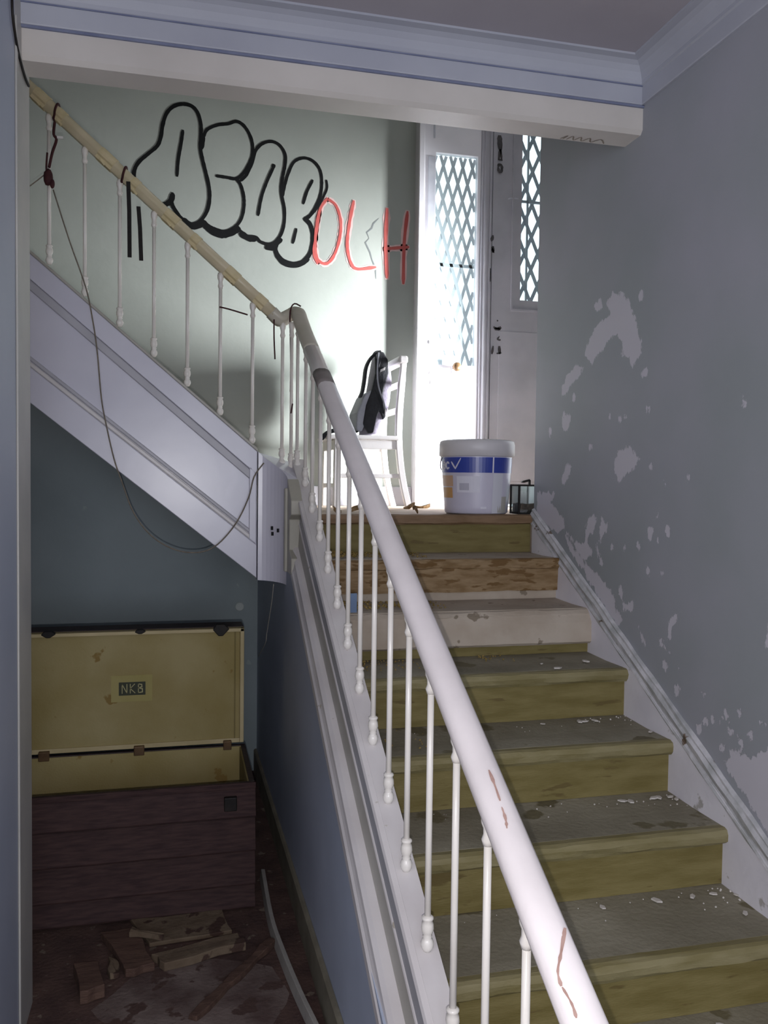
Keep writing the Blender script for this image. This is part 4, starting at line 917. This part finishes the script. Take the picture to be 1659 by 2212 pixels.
# lid
lidp = MB(); LH = 0.53
lid = R_(MB().box(tx0, tx1 - 0.008, ty1 - 0.005, ty1 + 0.012, tz + 0.012, tz + LH), 'lid', M['lining'], label='upright lid lined in cream')
R_(MB().box(tx0, tx1 - 0.008, ty1 + 0.012, ty1 + 0.13, tz + 0.012, tz + LH + 0.004), 'lid_shell', M['trunk_dark'], lid, bevel=0.004)
R_(MB().box(tx1 - 0.026, tx1 - 0.008, ty1 - 0.030, ty1 - 0.004, tz + 0.014, tz + LH), 'lid_edge', M['lining_edge'], lid, bevel=0.003)
R_(MB().box(tx1 - 0.050, tx1 - 0.044, ty1 - 0.010, ty1 - 0.004, tz + 0.02, tz + LH - 0.02), 'lid_seam', M['lining_dark'], lid)
R_(MB().box(tx0, tx1 - 0.008, ty1 - 0.030, ty1 - 0.004, tz + LH - 0.016, tz + LH), 'lid_edge', M['lining_edge'], lid, bevel=0.003)
R_(MB().box(tx0, tx1 - 0.008, ty1 - 0.014, ty1 - 0.004, tz + 0.010, tz + 0.030), 'hinge_rail', M['lining_edge'], lid, bevel=0.002)
for x, wdt in ((-0.165, 0.022), (0.215, 0.018), (-0.555, 0.022)):
    R_(MB().box(x - wdt, x + wdt, ty1 - 0.034, ty1 - 0.008, tz - 0.016, tz + 0.024), 'hinge', M['rust'], lid, bevel=0.003)
for x, wdt, hh in ((-0.535, 0.03, 0.010), (-0.16, 0.024, 0.006), (0.185, 0.036, 0.020)):
    R_(MB().prism([(x - wdt, ty1 - 0.034, tz + LH - 0.004), (x - wdt * .6, ty1 - 0.034, tz + LH + hh), (x + wdt * .4, ty1 - 0.034, tz + LH + hh), (x + wdt, ty1 - 0.034, tz + LH - 0.002), (x + wdt * .2, ty1 - 0.034, tz + LH - hh * 1.4 - 0.004), (x - wdt * .3, ty1 - 0.034, tz + LH - hh * 1.4 - 0.004)], (0, 0.03, 0)), 'latch', M['black_metal'], lid, bevel=0.003)
lx, lz = -0.195, 0.776
lp = R_(MB().box(lx - 0.088, lx + 0.084, ty1 - 0.0075, ty1 - 0.0045, lz - 0.058, lz + 0.058), 'paper_label', M['plate'], lid, label='yellow paper label with dark initials')
R_(MB().box(lx - 0.056, lx + 0.056, ty1 - 0.0086, ty1 - 0.0074, lz - 0.030, lz + 0.028), 'dark_field', M['ink'], lid)
NKB = [[(-.042, -.02), (-.042, .019)], [(-.042, .019), (-.022, -.02)], [(-.022, -.02), (-.022, .019)],
       [(-.008, -.02), (-.008, .019)], [(.010, .019), (-.008, .0)], [(-.008, .0), (.012, -.02)],
       [(.026, -.02), (.026, .019)], [(.026, .019), (.040, .016), (.041, .006), (.026, .001)], [(.026, .001), (.043, -.003), (.043, -.017), (.026, -.02)]]
q = MB()
for s in NKB: ribbon(q, [(lx + a, ty1 - 0.0088, lz + b) for a, b in s], 0.006, (0, -1, 0), 0.0006, k=1)
R_(q, 'lettering', M['letter'], lid)

# ---------------------------------------------------------------- debris on the lower floor
def slab(name, m, pts, h, label, cat, z=0.001, seed=0, group=None, tilt=None):
    random.seed(seed)
    x = sum(p[0] for p in pts) / len(pts); y = sum(p[1] for p in pts) / len(pts)
    P = []
    for i in range(len(pts)):
        a = Vector((*pts[i], 0)); b = Vector((*pts[(i + 1) % len(pts)], 0))
        for j in range(3):
            p = a.lerp(b, j / 3); P.append((p.x + random.uniform(-.008, .008) - x, p.y + random.uniform(-.008, .008) - y, random.uniform(0, 0.004)))
    o = MB().prism(P, (0, 0, h)).build(name, m, bevel=0.003)
    o.location = (x, y, z)
    if tilt: o.rotation_euler = tilt
    return tag(o, label, cat, group)


slab('wood_board', M['wood_old'], [(-0.27, 3.17), (-0.15, 3.17), (-0.075, 2.92), (-0.17, 2.90)], 0.030, 'dark broken board lying askew in the middle of the littered floor', 'board', seed=3)
slab('wood_board', M['wood_dusty'], [(-0.085, 2.99), (0.22, 3.06), (0.235, 2.99), (-0.045, 2.915)], 0.030, 'dusty grey board lying lengthwise across the floor before the trunk', 'board', seed=4)
slab('wood_block', M['wood_old'], [(-0.345, 2.95), (-0.265, 2.95), (-0.225, 2.80), (-0.31, 2.79)], 0.045, 'short dark wood block nearest the doorway jamb', 'block', seed=5)
slab('wood_splinter', M['wood_dusty'], [(-0.165, 3.14), (-0.05, 3.07), (-0.055, 3.05), (-0.17, 3.11)], 0.02, 'thin pale splinter lying against the dark broken board', 'splinter', z=0.034, seed=6)
slab('fibre_panel', M['wood_dusty'], [(-0.17, 3.265), (0.17, 3.27), (0.20, 3.10), (-0.10, 3.08)], 0.016, 'flat dusty panel piece lying in front of the trunk', 'panel', seed=8)
slab('wood_scrap', M['wood_dusty'], [(-0.235, 3.03), (-0.20, 2.99), (-0.19, 2.905), (-0.225, 2.91)], 0.018, 'small brown scrap between the block and the broken board', 'scrap', seed=9)
a, b = Vector((0.335, 3.01, 0.03)), Vector((0.045, 2.62, 0.03))
sp = MB(); d = (b - a); nrm = Vector((-d.y, d.x, 0)).normalized(); rg = []
for i in range(9):
    t = i / 8; p = a + d * t; wv = 0.020 + 0.004 * math.sin(i * 2.1)
    rg.append([p + nrm * wv * sx + Vector((0, 0, wv * 0.55 * sz + 0.002 * math.sin(i * 1.7))) - Vector((0.2, 2.83, 0.03)) for sx, sz in ((-1, -1), (1, -1), (1, 1), (-.6, 1))])
o = sp.loft(rg).build('wood_batten', M['wood_old'], bevel=0.003); o.location = (0.2, 2.83, 0.015)
tag(o, 'long narrow dark batten lying diagonally across the littered floor', 'batten')
q = MB(); rg = []
for p in crom([(0.3488, 3.5266, 0.035), (0.3433, 3.1402, 0.035), (0.3585, 2.8988, 0.035), (0.3835, 2.6539, 0.035), (0.4148, 2.4272, 0.035), (0.4314, 2.2713, 0.035)], 4):
    p = Vector((p[0], p[1], 0.0))
    rg.append([p + Vector((-0.010, 0, 0)), p + Vector((0.008, 0, 0)), p + Vector((0.012, 0, 0.040)), p + Vector((-0.004, 0, 0.042))])
o = q.loft(rg).build('loose_batten', M['batten'], bevel=0.002)
tag(o, 'pale grey bent batten lying loose along the blue side wall', 'batten')
# plaster dust: a thin uneven film
q = MB(); rg = []
cx, cy = 0.06, 2.70
ctr_ = [Vector((cx, cy, 0.006))]
rings = []
for r in (0.02, 0.5, 0.85, 1.0):
    rings.append([Vector((cx + r * 0.30 * math.cos(t) * (1 + 0.25 * mnoise.noise(Vector((math.cos(t) * 2, math.sin(t) * 2, 1)))), cy + r * 0.26 * math.sin(t) * (1 + 0.3 * mnoise.noise(Vector((math.cos(t) * 2, math.sin(t) * 2, 5)))), 0.008 * (1 - r) + 0.001)) for t in [i * math.tau / 28 for i in range(28)]])
o = q.loft(rings).build('plaster_dust', M['dust']); o['kind'] = 'stuff'; o['label'] = 'pale plaster dust spread on the dark floor'

# ---------------------------------------------------------------- chips and crumbs on the steps
def tread_z(y):
    k = math.ceil((Y0 - y) / GO - 1e-6)
    return LZ - RISE * max(0, k)


random.seed(21)
chip_me = MB().prism([(-.012, -.006, 0), (.004, -.010, 0), (.013, 0.001, 0), (.003, .008, 0), (-.010, .006, 0)], (0, 0, 0.006))
chip0 = chip_me.build('plaster_chip', M['chip'])
CH = [(1.316, 2.74, 1.27), (1.47, 2.827, 1.26), (1.291, 2.821, 0.64), (1.226, 2.66, 0.66), (1.365, 2.66, 1.18), (1.382, 2.657, 1.12), (1.425, 2.66, 1.07), (1.546, 2.503, 0.82), (1.369, 2.37, 1.02), (1.502, 2.37, 1.02), (1.542, 2.37, 1.01), (1.599, 2.37, 0.71), (1.55, 2.347, 0.9), (1.376, 2.37, 0.88), (1.394, 2.36, 1.11), (1.483, 2.37, 1.3), (1.319, 2.08, 1.26), (1.432, 2.08, 0.98), (1.501, 2.08, 0.91), (1.612, 2.08, 0.79), (1.642, 2.08, 0.63), (1.562, 2.06, 0.62), (1.52, 1.964, 0.93), (1.32, 1.79, 0.82), (1.149, 2.08, 0.87)]
for i, (x, y, s) in enumerate(CH):
    o = chip0 if i == 0 else chip0.copy()
    if i: COL.objects.link(o)
    o.location = (x, y, tread_z(y) + 0.0015); o.rotation_euler = (0, 0, i * 1.9); o.scale = (s, s * (0.7 + 0.05 * (i % 5)), s * .6)
    kk_ = math.ceil((Y0 - y) / GO - 1e-6)
    rank = sum(1 for c in CH if math.ceil((Y0 - c[1]) / GO - 1e-6) == kk_ and c[0] > x)
    ORD = ['first', 'second', 'third', 'fourth', 'fifth', 'sixth', 'seventh', 'eighth', 'ninth', 'tenth', 'eleventh', 'twelfth']
    tag(o, 'white plaster chip on the %s tread below the landing, %s from the right wall' % (ORD[kk_ - 1], ORD[rank]), 'chip', 'plaster chips on the steps')


def crumbs(k, x0, x1, yoff, n, rmax, seed, m, nm, label):
    random.seed(seed); mb = MB()
    zt = LZ - RISE * k; yn = Y0 - GO * k
    for i in range(n):
        t = random.random() ** 1.8
        x = x0 + (x1 - x0) * t; y = yn + GO - 0.005 - yoff * random.random() ** 1.5
        r = rmax * (0.35 + 0.65 * random.random()) * (1 - 0.5 * t)
        pts = []
        zz = zt + r * 0.4 + random.random() * rmax * 0.9 * (1 - t)
        vs = [mb.bm.verts.new((x + r * random.uniform(.6, 1) * math.cos(a), y + r * random.uniform(.6, 1) * math.sin(a), zz + random.uniform(-.3, .3) * r)) for a in (0, 1.25, 2.5, 3.77, 5.0)]
        tp = mb.bm.verts.new((x, y, zz + r * 0.8)); bt = mb.bm.verts.new((x, y, zz - r * 0.7))
        for j in range(5):
            mb.bm.faces.new((vs[j], vs[(j + 1) % 5], tp)); mb.bm.faces.new((vs[(j + 1) % 5], vs[j], bt))
    o = mb.build(nm, m); o['kind'] = 'stuff'; o['label'] = label


crumbs(1, 0.57, 1.02, 0.20, 420, 0.011, 1, M['ochre'], 'ochre_crumbs', 'ochre crumbs heaped at the left of the first step below the landing')
crumbs(2, 0.57, 1.02, 0.18, 420, 0.011, 2, M['ochre'], 'ochre_crumbs', 'ochre crumbs heaped on the pale plastered step')
crumbs(3, 0.57, 0.85, 0.16, 160, 0.008, 3, M['ochre'], 'ochre_crumbs', 'thin scatter of ochre crumbs under the pale step')
crumbs(3, 1.10, 1.24, 0.12, 26, 0.008, 9, M['ochre'], 'ochre_crumbs', 'few ochre crumbs in the middle of a tread')
crumbs(4, 0.57, 0.80, 0.2, 40, 0.010, 4, M['ochre'], 'ochre_crumbs', 'few ochre crumbs beside the string on a lower tread')
for k in (4, 5, 6):
    crumbs(k, 1.56, 0.7, 0.10, 26, 0.005, 10 + k, M['chip'], 'plaster_grit', 'white plaster grit along the back of a tread')
o = MB().box(0.605, 0.64, 3.018, 3.02, LZ - RISE * 2 + 0.004, LZ - RISE * 2 + 0.075).build('blue_paper', M['blue_paper'])
tag(o, 'small blue paper scrap standing behind the balusters on the pale step', 'paper')

# ---------------------------------------------------------------- cords, straps and small fixtures
def cordthing(name, pts, r, m, label, cat, k=5, n=6, group=None):
    c = Vector(pts[0]); P = crom([Vector(p) - c for p in pts], k)
    o = MB().tube(P, r, n).build(name, m, smooth=True); o.location = c
    return tag(o, label, cat, group)


cordthing('drooping_wire', [(-0.5082, 3.75, 2.8829), (-0.4435, 3.735, 2.6756), (-0.3797, 3.732, 2.4889), (-0.3524, 3.732, 2.3563), (-0.334, 3.732, 2.2225), (-0.3175, 3.732, 2.0296), (-0.2971, 3.732, 1.9135), (-0.2673, 3.732, 1.7775), (-0.2346, 3.72, 1.6799), (-0.1826, 3.7, 1.5435), (-0.1066, 3.69, 1.4457), (-0.011, 3.69, 1.3898), (0.086, 3.7, 1.3781), (0.1651, 3.715, 1.4105), (0.2451, 3.73, 1.5026), (0.2992, 3.735, 1.6147), (0.3229, 3.735, 1.7067), (0.3636, 3.72, 1.7683)], 0.0032, M['cord'], 'long thin grey wire drooping across the white panelled string', 'wire')
cordthing('string', [(0.43, 3.899, 1.2089), (0.432, 3.9914, 1.1133), (0.432, 4.1317, 0.9898), (0.432, 4.2165, 0.9168), (0.432, 4.2823, 0.8572), (0.433, 4.6685, 0.7099)], 0.0022, M['string_cord'], 'thin off-white string dangling down the blue side wall', 'string')
cordthing('wall_cable', [(-0.448, 2.5324, 3.0025), (-0.448, 2.5447, 2.9592), (-0.448, 2.6121, 2.9106), (-0.448, 2.7144, 2.8865), (-0.448, 2.7933, 2.8866)], 0.004, M['black_metal'], 'thin black cable at the top of the doorway jamb', 'cable')
# dark red cord tied to the upper handrail
rc = thing('red_cord', 'dark red cord looped round the upper handrail with a big knot hanging', 'cord', (-0.5051, 3.8, 3.2147))
Rc = local(rc)
def loop(x, s=1.1):
    return [Vector(p) for p in rail_ring((x, 3.80, HR2(x)), (1, 0, -0.3), s)]
lp_ = loop((-0.5014, 3.8, 3.2056)[0], 1.18); lp_.append(lp_[0])
Rc(MB().tube(lp_, 0.005, 6), 'loop', M['red_cord'], smooth=True)
Rc(MB().tube(crom([(-0.5028, 3.755, 3.1588), (-0.5058, 3.75, 3.1094), (-0.4951, 3.75, 3.088), (-0.5114, 3.75, 3.0335), (-0.5241, 3.75, 2.972)], 4), [0.006] * 17, 6), 'cord', M['red_cord'], smooth=True)
Rc(MB().tube(crom([(-0.5318, 3.755, 3.0333), (-0.5348, 3.75, 2.9747), (-0.5331, 3.75, 2.9523)], 4), 0.004, 6), 'cord', M['red_cord'], smooth=True)
kx = (-0.5278, 3.75, 2.9321)
q = MB(); bmesh.ops.create_icosphere(q.bm, subdivisions=2, radius=1.0)
for v in q.bm.verts:
    n = 1 + 0.25 * mnoise.noise(v.co * 2.2); v.co = Vector((v.co.x * 0.019 * n + kx[0], v.co.y * 0.016 * n + kx[1], v.co.z * 0.036 * n + kx[2]))
Rc(q, 'knot', M['red_cord'], smooth=True)
q = MB(); bmesh.ops.create_icosphere(q.bm, subdivisions=2, radius=1.0)
k2 = (-0.5117, 3.75, 2.9072)
for v in q.bm.verts: v.co = Vector((v.co.x * 0.010 + k2[0], v.co.y * 0.010 + k2[1], v.co.z * 0.020 + k2[2]))
Rc(q, 'knot', M['red_cord'], smooth=True)
Rc(MB().tube([(-0.5439, 3.75, 2.9399), (-0.5708, 3.75, 2.9148), (-0.5993, 3.75, 2.8895)], 0.0025, 5), 'cord', M['cord'])
Rc(MB().box(*(lambda p: (p[0] - 0.012, p[0] + 0.012, p[1] - 0.004, p[1] + 0.004, p[2] - 0.004, p[2] + 0.006))((-0.4807, 3.75, 3.0971))), 'metal_clip', M['chair'])
# two black straps
bs = thing('black_strap', 'pair of black straps hanging from a red loop on the upper handrail', 'strap', (-0.2307, 3.8, 2.9739))
Bs = local(bs)
lp_ = loop((-0.2307, 3.8, 2.9641)[0], 1.18); lp_.append(lp_[0])
Bs(MB().tube(lp_, 0.0055, 6), 'loop', M['red_cord'], smooth=True)
STR = [((-0.211, 3.752, 2.9459), (-0.2051, 3.752, 2.6292)), ((-0.1695, 3.752, 2.8454), (-0.1579, 3.752, 2.6191))]
for a, b in STR:
    a, b = Vector(a), Vector(b); h = Vector((0.0085, 0, 0)); q = MB()
    q.loft([[c + h * s + Vector((0, u * 0.002, 0)) for s, u in ((-1, -1), (1, -1), (1, 1), (-1, 1))] for c in (a, a.lerp(b, .4) + Vector((0.002, 0, 0)), b)])
    Bs(q, 'strap', M['black_strap'], bevel=0.001)
# threads at the handrail bend
for i, pts in enumerate([[(0.4086, 3.765, 2.4057), (0.4092, 3.765, 2.3242), (0.414, 3.765, 2.2304)], [(0.5313, 3.79, 2.4751), (0.502, 3.79, 2.4857), (0.4835, 3.79, 2.4516), (0.4843, 3.79, 2.3527), (0.4876, 3.79, 2.2082), (0.4864, 3.79, 2.0921)], [(0.1703, 3.765, 2.4463), (0.2122, 3.765, 2.4388), (0.2926, 3.765, 2.4193)], [(0.4895, 3.73, 2.0331), (0.4836, 3.73, 1.9961), (0.4836, 3.73, 1.99)]]):
    cordthing('hanging_thread', pts, 0.0035, M['red_cord'], ['short dark thread hanging left of the handrail bend', 'long dark red thread hanging over the top of the handrail bend', 'short dark thread tied between two upper balusters', 'thin dark strip caught on a baluster behind the landing corner'][i], 'thread', k=3)
# round cover plate
dc = MB().lathe([(0.0, 0.0), (0.026, 0.0), (0.026, 0.006), (0.022, 0.009), (0.0, 0.009)], 20)
dc.bm.transform(Matrix.Rotation(math.pi / 2, 4, 'X'))
o = dc.build('cover_plate', M['disc'], smooth=False); o.location = (0.342, YB - 0.0065, 0.962)
tag(o, 'round white cover plate on the dark wall above the trunk', 'cover plate')
